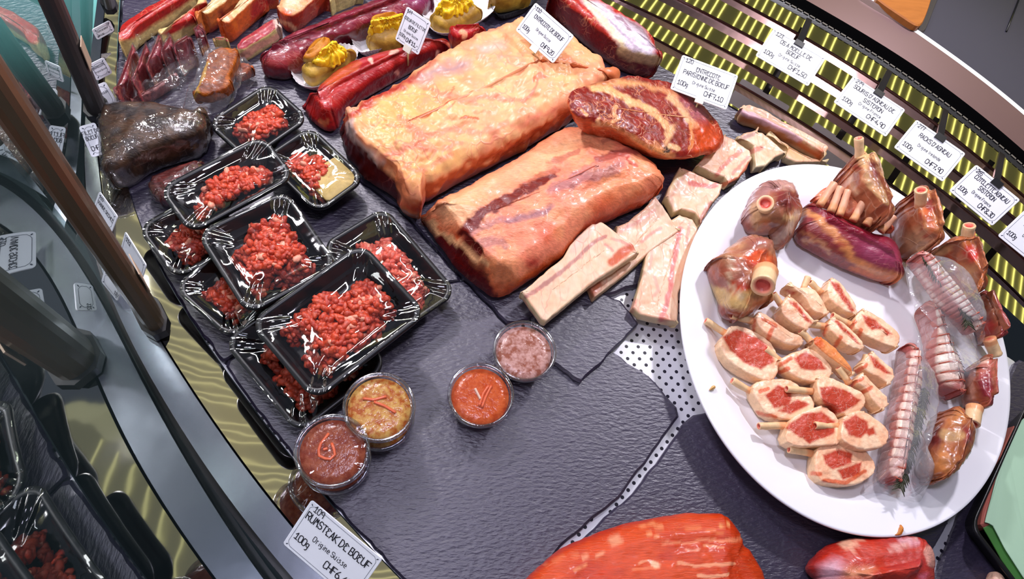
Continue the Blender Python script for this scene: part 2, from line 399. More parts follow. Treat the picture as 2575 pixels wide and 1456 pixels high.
E1 = 'F 306,-60 304,0 291,115 284,260 281,400 288,486 370,640 477,808 612,1000 700,1110 788,1225 1004,1456 1100,1555 1250,1690 1450,1830'
E2 = 'F 272,-60 267,36 249,153 229,420 228,509 290,680 371,812 450,921 594,1155 700,1282 800,1400 910,1520 1060,1690 1260,1860'
E3 = 'F 252,-60 247,0 222,146 203,330 198,500 205,600 270,770 341,900 392,967 477,1124 558,1250 671,1385 790,1515 940,1690 1140,1880'
EG = 'F 238,-60 233,0 207,146 187,330 182,500 189,600 252,770 320,900 369,967 452,1124 533,1250 645,1385 760,1515 905,1690 1105,1885'
def offset_in(a, d):
    t = np.gradient(a, axis=0)[:, :2]; t /= np.linalg.norm(t, axis=1)[:, None]
    return a-np.c_[-t[:, 1], t[:, 0], 0*t[:, 0]]*d
ZR = .028
c1, c2 = curve(E1, .004), curve(E2, ZR)
ZA = .004+.30*np.clip(np.linalg.norm((c2-c1)[:, :2], axis=1), .02, .06)
ZA = np.convolve(np.pad(ZA, 12, mode='edge'), np.ones(25)/25, 'valid')
c2, c3, cg = curve(E2, ZA), curve(E3, ZA), curve(EG, ZA)
lo = c1.copy(); lo[:, 2] = -.05
loft('trim_1', [lo, c1], m_flat)                                            # rail lip down to the deck
c1b = c1+(c2-c1)*.03
loft('trim_2', [c1b, c2], m_rail, True)                                      # sloping polished rail
c2d = c2+(c3-c2)*.05; c2d[:, 2] -= .008; c2e = c2+(c3-c2)*.07
loft('trim_3', [c2, c2d, c2e, c3], m_flat)                                   # flat rail beside the glass
c3d = c3.copy(); c3d[:, 2] -= .02; cgd = cg.copy(); cgd[:, 2] -= .02
loft('trim_4', [c3, c3d, cgd], m_black)                                      # gasket channel at the foot of the glass
# mirror-bright front glass
m_glass, nt, b = nodes('front_glass'); nt.nodes.remove(b); lk = nt.links.new
tr = N(nt, 'ShaderNodeBsdfTransparent'); tr.inputs[0].default_value = (.75, .9, .9, 1); gl = N(nt, 'ShaderNodeBsdfAnisotropic'); gl.inputs['Roughness'].default_value = .01; gl.inputs[0].default_value = (.8, .86, .84, 1)
mx = N(nt, 'ShaderNodeMixShader'); mx.inputs[0].default_value = .72; lk(tr.outputs[0], mx.inputs[1]); lk(gl.outputs[0], mx.inputs[2]); lk(mx.outputs[0], nt.nodes['Material Output'].inputs[0])
def pane(name, sl, deg):
    a = cg[sl].copy(); u_ = np.linspace(-1, 1, len(a))
    for k in (0, 1): a[:, k] = np.polyval(np.polyfit(u_, a[:, k], deg), u_)
    print('PANE DEV', np.abs(a-cg[sl])[:, :2].max()); a[:, 2] -= .018; t = a.copy(); t[:, 2] = .80
    return loft(name, [a, t], m_glass, True)
ks = int(np.argmin(np.abs(w2px(cg)[:, 1]-592)))
pane('window_1', slice(0, ks+1), 1); pane('window_2', slice(ks, None), 2)
# deck
dk = np.vstack([c1[::3], px2w(T('F 1500,1700 3400,2000 3500,1500'), 0), curve('F 3200,1330 2700,920 2575,812 2497,739 2140,460 2063,401 1900,300 1790,235 1700,190 1500,80 1300,-10 1000,-120', 0, 12)])
dk[:, 2] = ZD
V, F = prism(dk, ZD-.004, ZD); struct('floor', V, F, m_deck)
# stepped louvres along the back
VENT = [('F 1380,40 1560,120 1660,165 1700,190 1790,235 1900,300 2063,401 2140,460 2497,739 2575,812 2640,870', 'F 1400,5 1580,85 1681,132 1760,172 1851,225 2078,369 2180,445 2464,667 2575,770 2645,830'),
        ('F 1380,-45 1440,-15 1540,35 1628,84 1719,132 1856,204 2000,290 2150,388 2206,430 2285,490 2411,591 2464,640 2575,746 2640,808', 'F 1400,-72 1440,-55 1540,8 1610,41 1661,63 1744,105 1845,157 1952,217 2063,288 2167,352 2255,418 2299,452 2404,545 2450,578 2575,693 2640,752'),
        ('F 1400,-78 1480,-40 1565,0 1653,34 1726,71 1812,116 1900,159 1963,197 2065,258 2164,323 2252,384 2357,467 2490,565 2575,640 2640,695', 'F 1420,-112 1500,-75 1600,-28 1669,5 1761,54 1853,99 1909,124 2063,219 2180,293 2260,349 2380,440 2480,520 2575,602 2640,660'),
        ('F 1450,-135 1550,-85 1650,-35 1715,2 1779,32 1854,68 1921,104 2056,180 2123,222 2255,313 2401,423 2575,560 2640,612', 'F 1470,-165 1600,-108 1720,-52 1814,2 1881,40 1940,70 2081,146 2141,185 2268,277 2417,386 2575,512 2640,565'),
        ('F 1500,-180 1650,-108 1780,-45 1857,0 1940,43 2025,89 2111,137 2200,195 2234,217 2354,303 2495,418 2575,485 2640,540', 'F 1550,-190 1700,-118 1850,-47 1932,0 2019,40 2044,54 2131,107 2218,160 2367,266 2393,282 2510,378 2575,433 2640,490')]
DZ = .006; back = []
for k, (lo_, hi_) in enumerate(VENT):
    z = .002+DZ*k
    a, c = curve(lo_, z, 120, 700), curve(hi_, z, 120, 700)
    ad = a.copy(); ad[:, 2] -= .0035
    if k: loft('trim_%d' % (4+2*k-1), [prev, prev+np.array([0, 0, -.004]), ad+np.array([0, 0, -.0015]), ad], m_riser)
    loft('trim_%d' % (4+2*k), [ad, a], m_white if k in (9,) else m_steel)
    loft('wall_vent_%d' % (k+1), [a, c], m_vent, True); prev = c; back.append((a, c))
TK = 'F 1600,-195 1760,-108 1900,-35 1977,6 2038,38 2098,73 2188,127 2244,164 2333,224 2443,308 2518,368 2575,412 2640,470'
BK = 'F 1640,-230 1800,-130 1950,-42 2029,0 2200,98 2250,130 2383,217 2483,300 2575,376 2640,432'
WK = 'F 1700,-330 1900,-195 2100,-52 2182,-2 2289,72 2357,120 2461,190 2575,287 2650,350'
tk = curve(TK, .030, 120, 700); bk = curve(BK, .036, 120, 700); wk = curve(WK, .050, 120, 700); tk2 = tk.copy(); tk2[:, 2] = .012; bk2 = bk.copy(); bk2[:, 2] = .012
loft('trim_20', [prev, tk, tk2, bk2, bk], m_black)
loft('wall_back', [bk, wk], m_panel, True)
out = wk-CAMP*[1, 1, 0]; dirn = out[:, :2]/np.linalg.norm(out[:, :2], axis=1)[:, None]
w2 = wk.copy(); w2[:, :2] += dirn*.006; w2[:, 2] += .002
loft('trim_21', [wk, w2], m_white)
w3 = w2.copy(); w3[:, 2] -= .004; w4 = w3.copy(); w4[:, :2] += dirn*.9
loft('trim_22', [w2, w3, w4], m_counter)
tp = resample(tk, 100, False)                                                 # pale ticks along the black ledge
tv = []
for i in range(99):
    if True:
        d = tp[i+1]-tp[i]; d /= np.linalg.norm(d); nn = np.array([-d[1], d[0], 0]); c = tp[i]+[0, 0, .0012]
        tv.append((np.array([c-d*.0045-nn*.0015, c+d*.0045-nn*.0015, c+d*.0045+nn*.0015, c-d*.0045+nn*.0015]), [(0, 1, 2, 3)]))
V, F = join(tv); struct('trim_23', V, F, plain('tick_grey', (105, 100, 95), .5))
# louvred canopy lamps: rows of narrow yellow-white tubes, seen mirrored in the rails and louvres
m_lamp = bpy.data.materials.new('lamp_tube'); m_lamp.use_nodes = True; nt = m_lamp.node_tree; nt.nodes.remove(nt.nodes['Principled BSDF'])
em = N(nt, 'ShaderNodeEmission', Strength=3.2); em.inputs[0].default_value = (.95, .9, .22, 1); nt.links.new(em.outputs[0], nt.nodes['Material Output'].inputs[0])
m_house = plain('lamp_louvre', (120, 115, 60), .6, **{'Emission Color': (.5, .48, .16, 1), 'Emission Strength': .22})  # louvre given a faint glow so its reflection reads olive
m_lamp2 = bpy.data.materials.new('soft_lamp_tube'); m_lamp2.use_nodes = True; nt = m_lamp2.node_tree; nt.nodes.remove(nt.nodes['Principled BSDF'])
em = N(nt, 'ShaderNodeEmission', Strength=1.0); em.inputs[0].default_value = (1, .92, .45, 1); nt.links.new(em.outputs[0], nt.nodes['Material Output'].inputs[0])
m_house2 = plain('soft_lamp_louvre', (120, 115, 80), .6, **{'Emission Color': (.5, .48, .34, 1), 'Emission Strength': .40})  # same added faint glow, greyer for the rail
def reflect_pt(Pt, nrm, zt, cam_=None):
    d = Pt-(CAMP if cam_ is None else cam_); d /= np.linalg.norm(d, axis=1)[:, None]
    r = d-2*(d*nrm).sum(1)[:, None]*nrm
    return Pt+r*((zt-Pt[:, 2])/np.maximum(r[:, 2], .2))[:, None]
def lamp(name, A_, B_, label, pitch, duty, gaps, mt=None, mh=None):
    """band between two world curves: housing with a faint glow of its own and narrow brighter slots across it"""
    n = int(np.linalg.norm(np.diff((A_+B_)/2, axis=0), axis=1).sum()/pitch)
    a, c = resample(A_, n, False), resample(B_, n, False); parts = []; hp = []
    for i in range(n-1):
        if gaps(i): continue
        e = duty
        parts.append((np.array([a[i], a[i]+(a[i+1]-a[i])*e, c[i]+(c[i+1]-c[i])*e, c[i]]), [(0, 3, 2, 1)]))
    t = thing(name, label, 'lamp', (a.mean(0)+c.mean(0))/2)
    V, F = join(parts); link('tube', V, F, mt or m_lamp, t)
    nn = len(a); up = np.array([0, 0, .004]); V = np.vstack([a+up, c+up, c+up*8, a+up*8])
    F = [(k*nn+i, k*nn+i+1, ((k+1) % 4)*nn+i+1, ((k+1) % 4)*nn+i) for k in range(4) for i in range(nn-1)]
    link('housing', V, F, mh or m_house, t, smooth=False)
nz = np.array([0, 0, 1.0])
la = reflect_pt(back[0][0], nz, .62); lb = reflect_pt(back[4][1], nz, .62)
lamp('louvred_lamp', la+(la-lb)*.4, lb+(lb-la)*.7, 'long curved louvred lamp above the back counter', .024, .17, lambda i: (i*7) % 23 in (3, 4, 5))
tg = np.gradient(c1, axis=0); ac = c2-c1; nr = np.cross(tg, ac); nr /= np.linalg.norm(nr, axis=1)[:, None]; nr *= np.sign(nr[:, 2])[:, None]
la = reflect_pt(c1, nr, 1.05); lb = reflect_pt(c2, nr, 1.05)
print('FRONT LAMP', la[::20], lb[::20])
lamp('louvred_lamp', la+(la-lb)*.6, lb+(lb-la)*.6, 'long curved louvred lamp above the front rail', .030, .16, lambda i: (i*5) % 19 in (2, 3), m_lamp2, m_house2)
kk = np.array([np.argmin(np.linalg.norm(cg-p_, axis=1)) for p_ in c1]); gt = np.gradient(cg, axis=0)[kk]; gt[:, 2] = 0; gt /= np.linalg.norm(gt, axis=1)[:, None]; gn = np.c_[-gt[:, 1], gt[:, 0], 0*gt[:, 0]]
cm = CAMP-2*((CAMP-cg[kk])*gn).sum(1)[:, None]*gn
sl_ = slice(12, 72); la = reflect_pt(c1, nr, .8, cm)[sl_]; lb = reflect_pt(c2, nr, .8, cm)[sl_]
print('SIDE LAMP', la[::12], lb[::12], w2px(la[::12]))
lamp('louvred_lamp', la+(la-lb)*.3, lb+(lb-la)*.3, 'added unseen louvred lamp that puts yellow lines into the mirrored rail', .045, .16, lambda i: (i*5) % 17 in (2, 3), m_lamp2, m_house2)  # extra lamp added so the rail's mirror image shows lines too
# shop floor far below the glass
struct('floor', *box((-2.5, -1.5, -.92), (2.5, 3, -.9)), plain('shop_floor', (96, 108, 110), .6))
tw = px2w(np.array([[150., 110.]]), -.9)[0]; spot(tw[0]+.05, tw[1]-.1, .15, tw[0], tw[1], 260, .2, (.45, 1, .95), 70)   # added teal spot, tints what shows through the upper glass
# posts of the canopy
def post(name, b0, t0, w, d, mat, label, zb, plate=False):
    B = px2w(T(b0), zb)[0]; zs = np.linspace(.1, .6, 80); p = px2w(np.repeat(T(t0), 80, 0), zs)
    i = int(np.argmin(np.linalg.norm(p[:, :2]-B[:2], axis=1))); Tp = p[i]
    ax = Tp-B; Tp = B+ax*(.62/ax[2])
    g = cg[np.argmin(np.linalg.norm(cg-B, axis=1))]; k = np.argmin(np.linalg.norm(cg-B, axis=1))
    tt = cg[min(k+1, 89)]-cg[max(k-1, 0)]; tt[2] = 0; tt /= np.linalg.norm(tt); nn = np.array([-tt[1], tt[0], 0])
    r = thing(name, label, 'post', B)
    q = np.array([(-w, -d), (w, -d), (w, d), (-w, d)])*.5; rr = min(w, d)*.12
    qs = smooth_closed(q, 2); L_ = [c+qs[:, :1]*tt+qs[:, 1:]*nn for c in (B, B+(Tp-B)*.5, Tp)]
    V, F = rings(L_); link('column', V, F, mat, r, smooth=False)
    q2 = smooth_closed(q*1.22, 1); V, F = rings([c+q2[:, :1]*tt+q2[:, 1:]*nn for c in (B-[0, 0, .004], B+[0, 0, .012])]); link('foot', V, F, m_black, r, smooth=False)
    if plate:
        u = ax/np.linalg.norm(ax); c = B+ax*(.10/ax[2])+nn*(d*.5+.0012)
        V = np.array([c+tt*a*w*.3+u*b_ for a, b_ in ((-1, -.02), (1, -.02), (1, .02), (-1, .02))]); V = np.vstack([V, V+nn*.001]); link('sticker', V, [(3, 2, 1, 0), (4, 5, 6, 7), (0, 1, 5, 4), (1, 2, 6, 5), (2, 3, 7, 6), (3, 0, 4, 7)], plain('sticker', (190, 165, 140), .5), r, smooth=False)
    return r
m_brown = plain('bronze_post', (104, 88, 66), .3, .55); m_gun = plain('grey_post', (70, 66, 66), .35, .5)
post('canopy_post', 'F 384,800', 'F 8,240', .044, .024, m_brown, 'wide bronze post standing on the front rail nearest the camera', ZR-.005, True)
post('canopy_post', 'F 247,280', 'F 128,0', .028, .022, m_gun, 'narrow dark grey post beside the dark wrapped block', ZR, True)
post('canopy_post', 'F 277,16', 'F 262,-40', .018, .014, m_gun, 'short visible foot of a dark post at the top left end of the rail', ZR)
# slates
def slate(label, s, z0, z1):
    p = px2w(resample(T(s), 140), 0)[:, :2]; k = np.c_[p, 0*p[:, 0]]
    p = p+.0016*np.c_[vnoise(k*90), vnoise(k*90+9)]
    V, F = prism(p, z0, z1, .003); o = link('slate_board', V, F, m_slate, None, smooth=False, loc=(p[:, 0].mean(), p[:, 1].mean(), z0))
    tag(o, label, 'slate', 'slate serving boards lining the case'); return o
slate('large dark slate board under the four sauce pot spots, lower centre', 'F 1165,702 1280,820 1400,882 1548,888 1643,951 1704,1022 1711,1044 1660,1115 1567,1240 1411,1374 1330,1480 1120,1540 1016,1458 798,1226 710,1110 622,1000 564,914 680,818 860,778', ZD, -.001)
slate('dark slate board under the big beef loins, up to the louvres', 'F 560,300 700,-40 1000,-90 1300,-40 1500,70 1640,148 1668,172 1790,240 1930,330 2080,440 1760,620 1600,720 1280,818 1165,700 1003,522 893,446 700,380', ZD, .003)
slate('small dark slate tile beside the sauce pot, under the marrow bones', 'F 1386,915 1457,968 1602,819 1560,760 1480,725 1332,800', 0, .006)
slate('dark slate board under the left mince trays beside the front rail', 'F 298,494 378,640 486,808 562,912 680,815 860,775 1163,701 1001,523 892,447 699,381 560,302 440,434', ZD, -.0005)
slate('dark slate board under the fat-rimmed steaks and wrapped meats, upper left', 'F 312,-60 310,0 297,115 290,260 287,400 296,484 330,488 438,428 558,299 697,-42', ZD, .001)
slate('dark slate board under the orange red rump, along the thin bright gap', 'F 1746,1044 1731,1053 1680,1128 1595,1235 1440,1378 1360,1490 1700,1560 2200,1560 2340,1400 2420,1255 2200,950', ZD, -.001)
slate('dark slate board under the black tray at the right edge', 'F 2432,1258 2372,1406 2330,1560 2700,1700 3300,1800 3300,1350 2760,960 2560,900', ZD, -.002)
# ------------------------------------------------------------------ meat materials
RED, DRED, PEACH, YEL, PINK, CREAM = (172, 42, 38), (110, 22, 24), (250, 192, 148), (250, 202, 96), (238, 138, 124), (248, 226, 196)
m_fat = meat_mat('fat_cap', .42, 38, (232, 128, 112), .07, 90, .07, .5, dist=2.2, sss=.05, coat=.04)
m_beef = meat_mat('beef', .36, 55, (232, 150, 120), .035, 170, .2, .5, rot=.6, fib=2.5, dist=2.5, sss=.02)
m_marb = meat_mat('marbled_beef', .38, 62, (240, 160, 118), .07, 200, .25, .5, dist=3.2)
m_fillet = meat_mat('fillet', .26, 60, (235, 160, 140), .03, 120, .16, .5, rot=-.45, fib=4, coat=.4)
m_rump = meat_mat('rump', .38, 50, (250, 150, 100), .05, 95, .16, .6, rot=.12, fib=7, coat=.1)
m_lamb = meat_mat('lamb', .3, 34, (226, 190, 160), .06, 70, .25, .7, coat=.4, dist=2.5)
m_chop = meat_mat('chop', .34, 130, (245, 195, 170), .05, 260, .12, .5, coat=.25, dist=2.5)
m_bone = meat_mat('bone', .45, 70, (215, 90, 80), .06, 160, .08, .4, sss=.08, coat=.1, fib=.35, rot=.7)
m_mince = meat_mat('mince', .4, 90, (240, 150, 120), .04, 300, .25, .5, coat=.06)
m_aged = meat_mat('dark_aged', .4, 50, (150, 120, 110), .05, 140, .35, .9, rot=.4, fib=3)
# ------------------------------------------------------------------ the big beef cuts
Z1 = .003
o = piece('ribeye_loin', m_fat, 'M3 232,400 330,350 480,270 640,190 760,110 870,40 960,-25 K4 200,225 300,190 400,150 600,200 760,280 850,320 960,410 1080,540 1170,700 1190,800 M3 1500,430 1330,540 1200,620 1050,700 870,790 750,860 720,880 690,880 675,960 650,975 600,950 560,890 540,860 440,800 370,740 300,650 262,570 236,480',
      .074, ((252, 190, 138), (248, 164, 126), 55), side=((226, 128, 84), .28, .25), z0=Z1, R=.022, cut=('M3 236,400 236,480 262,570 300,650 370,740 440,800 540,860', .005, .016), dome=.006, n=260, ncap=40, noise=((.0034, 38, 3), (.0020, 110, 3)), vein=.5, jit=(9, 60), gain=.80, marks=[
      A('M3 330,420 480,330 700,230 820,200 760,330 560,450 420,620 380,500', YEL, .4, 60, nz=(.4, .8)), A('M3 420,760 620,640 900,600 980,690 760,800 640,830', YEL, .35, 50, nz=(.4, .8)), A('M3 900,300 1150,180 1350,250 1250,380 1000,420', (250, 214, 160), .5, 60),
      A('M3 640,220 740,160 830,125 930,110 945,150 860,185 760,215 680,240', (168, 140, 150), .8, 14, vn=.2), A('M3 960,30 1060,0 1140,20 1120,60 1000,75', (200, 190, 178), .7, 12),
      L('M3 900,430 950,420 990,430', (190, 90, 60), 4, .8), L('M3 820,360 845,350 870,330 830,300 860,260', (215, 110, 80), 3, .7), L('M3 1230,350 1300,260 1350,190 1290,220', (235, 125, 105), 6, .7), L('M3 700,260 830,300 960,330 1100,300 1220,330', (236, 128, 110), 9, .55), L('M3 560,420 700,520 860,470 1000,520 1150,450', (236, 128, 110), 10, .5), L('M3 450,640 620,560 760,600 900,560', (234, 120, 105), 10, .5), L('M3 1180,480 1290,420 1400,380', (232, 120, 104), 8, .5), L('M3 620,700 740,680 850,620', (232, 120, 104), 9, .5),
      A('M3 215,395 262,420 296,465 310,515 355,572 412,620 475,672 535,752 585,850 555,905 430,840 340,770 210,575', (84, 14, 12), 1, 3, vn=.4), A('M3 560,900 590,870 660,880 730,850 760,880 700,930', (170, 40, 30), .8, 8),  # red cut end, with the shade on it put into the colour
      A('M3 236,400 330,350 480,272 640,192 760,112 768,122 680,205 560,275 420,352 330,415 300,440', (176, 52, 44), .95, 7, vn=.4), L('M3 240,400 300,380 340,360', (245, 190, 150), 10, .7), L('M3 300,450 305,500 360,580 430,630 480,650', (206, 186, 180), 12, .75)])
tag(o, 'largest beef loin with a bumpy yellow-pink fat cap, behind the streaky loin', 'meat')
o = piece('beef_loin', m_beef, 'M3 668,900 760,850 900,780 1100,680 1300,560 1440,470 1500,448 1580,455 1700,500 1830,570 1900,610 1980,685 1992,790 1900,880 1750,950 1560,1045 1440,1170 1330,1260 1200,1345 1150,1390 1080,1402 1040,1380 950,1320 860,1240 800,1150 740,1060 690,970',
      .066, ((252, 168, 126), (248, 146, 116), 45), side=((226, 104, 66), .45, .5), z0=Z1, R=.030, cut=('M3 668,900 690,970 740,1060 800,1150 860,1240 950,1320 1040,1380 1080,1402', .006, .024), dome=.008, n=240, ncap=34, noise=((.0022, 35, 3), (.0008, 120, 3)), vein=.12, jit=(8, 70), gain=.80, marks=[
      A('M3 720,900 900,800 1150,690 1420,520 1560,500 1500,590 1200,740 1000,880 900,1000 820,980', (249, 200, 152), .7, 30),
      
      L('M3 950,1050 1100,970 1240,940 1390,890', (178, 118, 120), 12, .6), L('M3 1150,975 1260,950 1370,910', (150, 100, 118), 12, .6), L('M3 1400,810 1520,750 1640,720 1760,690', (168, 110, 116), 20, .7), L('M3 1630,650 1720,620 1820,605', (160, 70, 66), 14, .85), L('M3 1380,655 1450,630 1530,600', (190, 110, 90), 9, .8), L('M3 1660,545 1720,530', (190, 120, 96), 6, .7), L('M3 1240,780 1330,720 1420,690', (176, 84, 62), 8, .7), L('M3 1560,700 1700,660 1800,640', (206, 120, 110), 8, .6), L('M3 1795,640 1800,660 1830,680', (190, 50, 40), 4, .9), L('M3 1010,1090 1120,1080 1140,1110', (170, 110, 110), 14, .6),
      A('M3 1240,1190 1340,1165 1320,1220 1250,1240', (168, 40, 34), .9, 8), A('M3 1600,900 1700,830 1740,850 1680,920 1610,960', (206, 66, 30), .8, 14), A('M3 1320,1040 1400,1000 1420,1040 1350,1080', (226, 80, 44), .7, 12), A('M3 1560,980 1750,900 1900,820 1940,800 1900,880 1750,950 1580,1040', (190, 52, 44), .7, 16), A('M3 1650,800 1900,640 1960,720 1800,860 1700,880', (240, 150, 96), .5, 30),
      A('M3 655,905 690,955 790,1036 885,1105 992,1185 1045,1280 1110,1412 950,1355 780,1182 655,1000', (96, 16, 14), 1, 3, vn=.25), A('M3 980,1190 1100,1150 1240,1240 1180,1310 1080,1300', (244, 160, 112), .7, 16),  # cut end painted darker than its red, as if unlit
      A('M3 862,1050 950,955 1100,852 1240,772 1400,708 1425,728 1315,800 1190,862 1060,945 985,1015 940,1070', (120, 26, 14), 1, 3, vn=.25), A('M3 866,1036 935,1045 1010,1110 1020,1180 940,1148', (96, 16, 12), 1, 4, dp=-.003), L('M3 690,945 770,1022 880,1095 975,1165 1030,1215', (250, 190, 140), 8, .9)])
tag(o, 'streaky pink beef loin in front of the yellow fat capped loin', 'meat')
def zp(s): return np.interp(s[:, 0], [1430, 1700], [.078, .004])
o = piece('ribeye_roast', m_marb, 'K4 788,870 830,780 950,748 1100,738 1280,700 1400,718 1560,755 1700,800 1850,880 2000,955 2100,1040 2172,1150 2150,1240 2050,1345 M4 1240,330 1110,395 1000,418 930,404 850,352 760,292 680,228 520,162 K4 1000,1080 880,1060 800,960',
      .055, ((146, 34, 26), (124, 26, 22), 60), side=((206, 84, 44), .40, .9), R=.007, zlo=.75, taper=.035, dome=.003, n=220, ncap=30, noise=((.0016, 45, 3), (.0006, 150, 2)), vein=.85, jit=(5, 80), zpx=zp, marks=[
      A('K4 950,740 1280,695 1420,715 1700,800 1760,850 1600,790 1400,745 1200,745 1020,790', (248, 178, 122), .95, 8), L('K4 1000,770 1160,790 1280,850 1330,890 1450,920 1560,1000 1640,1090', (246, 184, 130), 12, .95), A('K4 1300,870 1370,880 1400,920 1330,920', (248, 190, 140), .9, 5), A('K4 1640,1080 1730,1090 1700,1180 1660,1260 1620,1300 1650,1180', (248, 190, 140), .95, 6), L('K4 1690,850 1760,920 1860,1060 1900,1100', (244, 186, 140), 14, .9), A('K4 1760,850 1900,920 2020,1010 1990,1080 1880,1040 1800,950', (170, 104, 110), .7, 10),
      A('K4 1000,1085 1150,1085 1300,1165 1450,1240 1600,1290 1650,1310 1700,1370 1700,1450 1560,1360 1400,1270 1200,1130', (246, 170, 110), .85, 10), L('K4 1210,930 1200,1000 1240,1040 1180,1070', (244, 170, 120), 7, .9), L('K4 1050,1050 1060,1080 1010,1090', (246, 180, 130), 9, .9), L('K4 1380,900 1340,930', (246, 180, 130), 8, .8), L('K4 920,960 950,1000 930,980', (240, 170, 120), 5, .9), A('K4 1900,1080 2060,1090 2150,1180 2100,1290 1950,1380 1880,1280', (214, 82, 42), .8, 16, vn=.3), L('K4 1640,1290 1660,1310 1640,1330', (30, 6, 10), 7, .95), L('K4 1680,1280 1720,1290 1740,1300', (248, 200, 150), 9, .9), L('K4 1860,1090 1880,1200 1860,1280', (240, 150, 96), 7, .8)])
tag(o, 'marbled dark red rib-eye cut leaning on the loins under a price tag', 'meat')
o = piece('sirloin_cap', m_marb, 'K4 592,75 640,0 690,-90 900,-100 1000,-20 1090,38 1180,90 1270,148 1350,195 1440,260 1500,320 1535,400 1565,500 1590,530 1570,610 1520,665 1420,672 1300,635 1200,592 1080,512 960,422 850,322 740,222 640,132',
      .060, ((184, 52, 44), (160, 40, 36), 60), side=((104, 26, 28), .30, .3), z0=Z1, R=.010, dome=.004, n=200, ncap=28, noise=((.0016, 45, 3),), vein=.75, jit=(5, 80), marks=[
      A('K4 910,-20 1090,32 1180,88 1250,130 1440,256 1500,330 1535,410 1565,510 1560,530 1440,505 1330,480 1270,450 1240,400 1180,310 1070,200 960,60', (222, 208, 218), 1, 6, vn=0), A('K4 915,-20 960,0 1080,120 1190,240 1290,380 1300,460 1270,450 1240,400 1180,310 1070,200 960,60', (248, 230, 186), 1, 6, vn=0), L('K4 1270,450 1340,485 1440,500 1560,530', (214, 186, 140), 16, .9, vn=0), A('K4 1250,150 1350,200 1440,262 1500,330 1430,290 1380,250', (96, 26, 36), .9, 6), L('K4 1200,130 1330,250', (130, 80, 100), 4, .7), L('K4 1160,180 1300,330 1420,430', (170, 150, 170), 4, .7), A('K4 1310,590 1380,570 1370,610 1320,620', (150, 110, 80), .8, 6)])
tag(o, 'marbled sirloin cap with a thick white fat rim, top centre against the louvres', 'meat')
o = piece('beef_fillet', m_fillet, 'K3 390,850 480,790 560,720 640,640 760,560 900,490 1060,450 1250,425 1420,388 1500,358 1600,346 1680,375 1725,440 1650,500 1500,575 1350,650 1200,730 1000,850 850,950 760,1040 720,1150 640,1165 560,1110 480,1040 430,950',
      .044, ((178, 44, 44), (158, 36, 40), 40), side=((132, 30, 32), .35, .2), z0=Z1, R=.022, cut=('K3 390,850 430,950 480,1040 560,1110 640,1165', .007, .016), dome=.006, n=200, ncap=24, noise=((.0014, 40, 3), (.0004, 160, 2)), vein=.2, jit=(5, 70), marks=[
      A('K3 395,850 480,800 640,930 700,1060 640,1150 560,1110 430,950', (190, 48, 44), .8, 10), L('K3 700,1000 800,890 960,790 1150,700 1350,620 1550,540', (128, 28, 36), 14, .55, dp=-.0012), L('K3 560,1060 620,1060', (226, 130, 90), 10, .8), L('K3 640,720 760,640 900,560', (214, 110, 70), 14, .5), L('K3 930,530 1100,470 1300,440', (196, 84, 90), 10, .5), L('K3 1195,460 1230,455', (250, 200, 180), 8, .9), L('K3 1010,520 1030,545', (250, 200, 180), 7, .9), L('K3 1600,480 1610,450', (250, 200, 180), 5, .9), L('K3 1240,630 1260,640', (240, 170, 150), 6, .9), L('K3 1700,385 1725,430', (240, 150, 120), 5, .6)])
tag(o, 'smooth red beef fillet lying between the stuffed potatoes and the biggest loin', 'meat')
o = piece('fillet_tip', m_marb, 'K3 1690,290 1740,240 1850,228 1960,240 2012,300 2000,360 1900,410 1800,450 1730,440 1700,380', .040, ((178, 36, 40), (160, 30, 34), 50), z0=Z1, R=.016, dome=.006, n=90, ncap=14, vein=.5, marks=[L('K3 1800,270 1830,300 1820,330', (250, 180, 140), 8, .9), L('K3 1720,370 1800,390', (226, 120, 70), 12, .6)])
tag(o, 'small round red fillet end beside the third potato', 'meat')
o = piece('veal_fillet', m_fillet, 'K3 50,520 100,468 200,400 300,300 430,210 600,150 800,80 1000,10 1100,-40 1540,-50 1575,60 1500,150 1420,230 1290,270 1000,330 870,400 700,480 500,580 420,640 340,695 250,715 130,695 80,640',
      .046, ((136, 40, 58), (118, 30, 46), 45), side=((96, 22, 32), .3, .2), z0=.001, R=.022, dome=.008, n=200, ncap=24, noise=((.002, 35, 3), (.0008, 110, 3)), vein=.35, jit=(5, 70), marks=[
      L('K3 250,380 330,325 430,310 600,320 760,355 860,385', (90, 18, 34), 12, .7, dp=-.002), L('K3 300,340 400,300 560,290', (190, 90, 110), 12, .5), L('K3 80,560 200,520 380,500', (180, 76, 70), 20, .5), L('K3 100,620 250,600 380,570', (160, 60, 60), 18, .5), A('K3 1300,-30 1560,-40 1560,60 1440,80', (140, 60, 120), .7, 20), L('K3 800,150 1000,120 1150,60', (100, 24, 40), 7, .6)])
tag(o, 'long dark purple-red fillet behind the potatoes', 'meat')
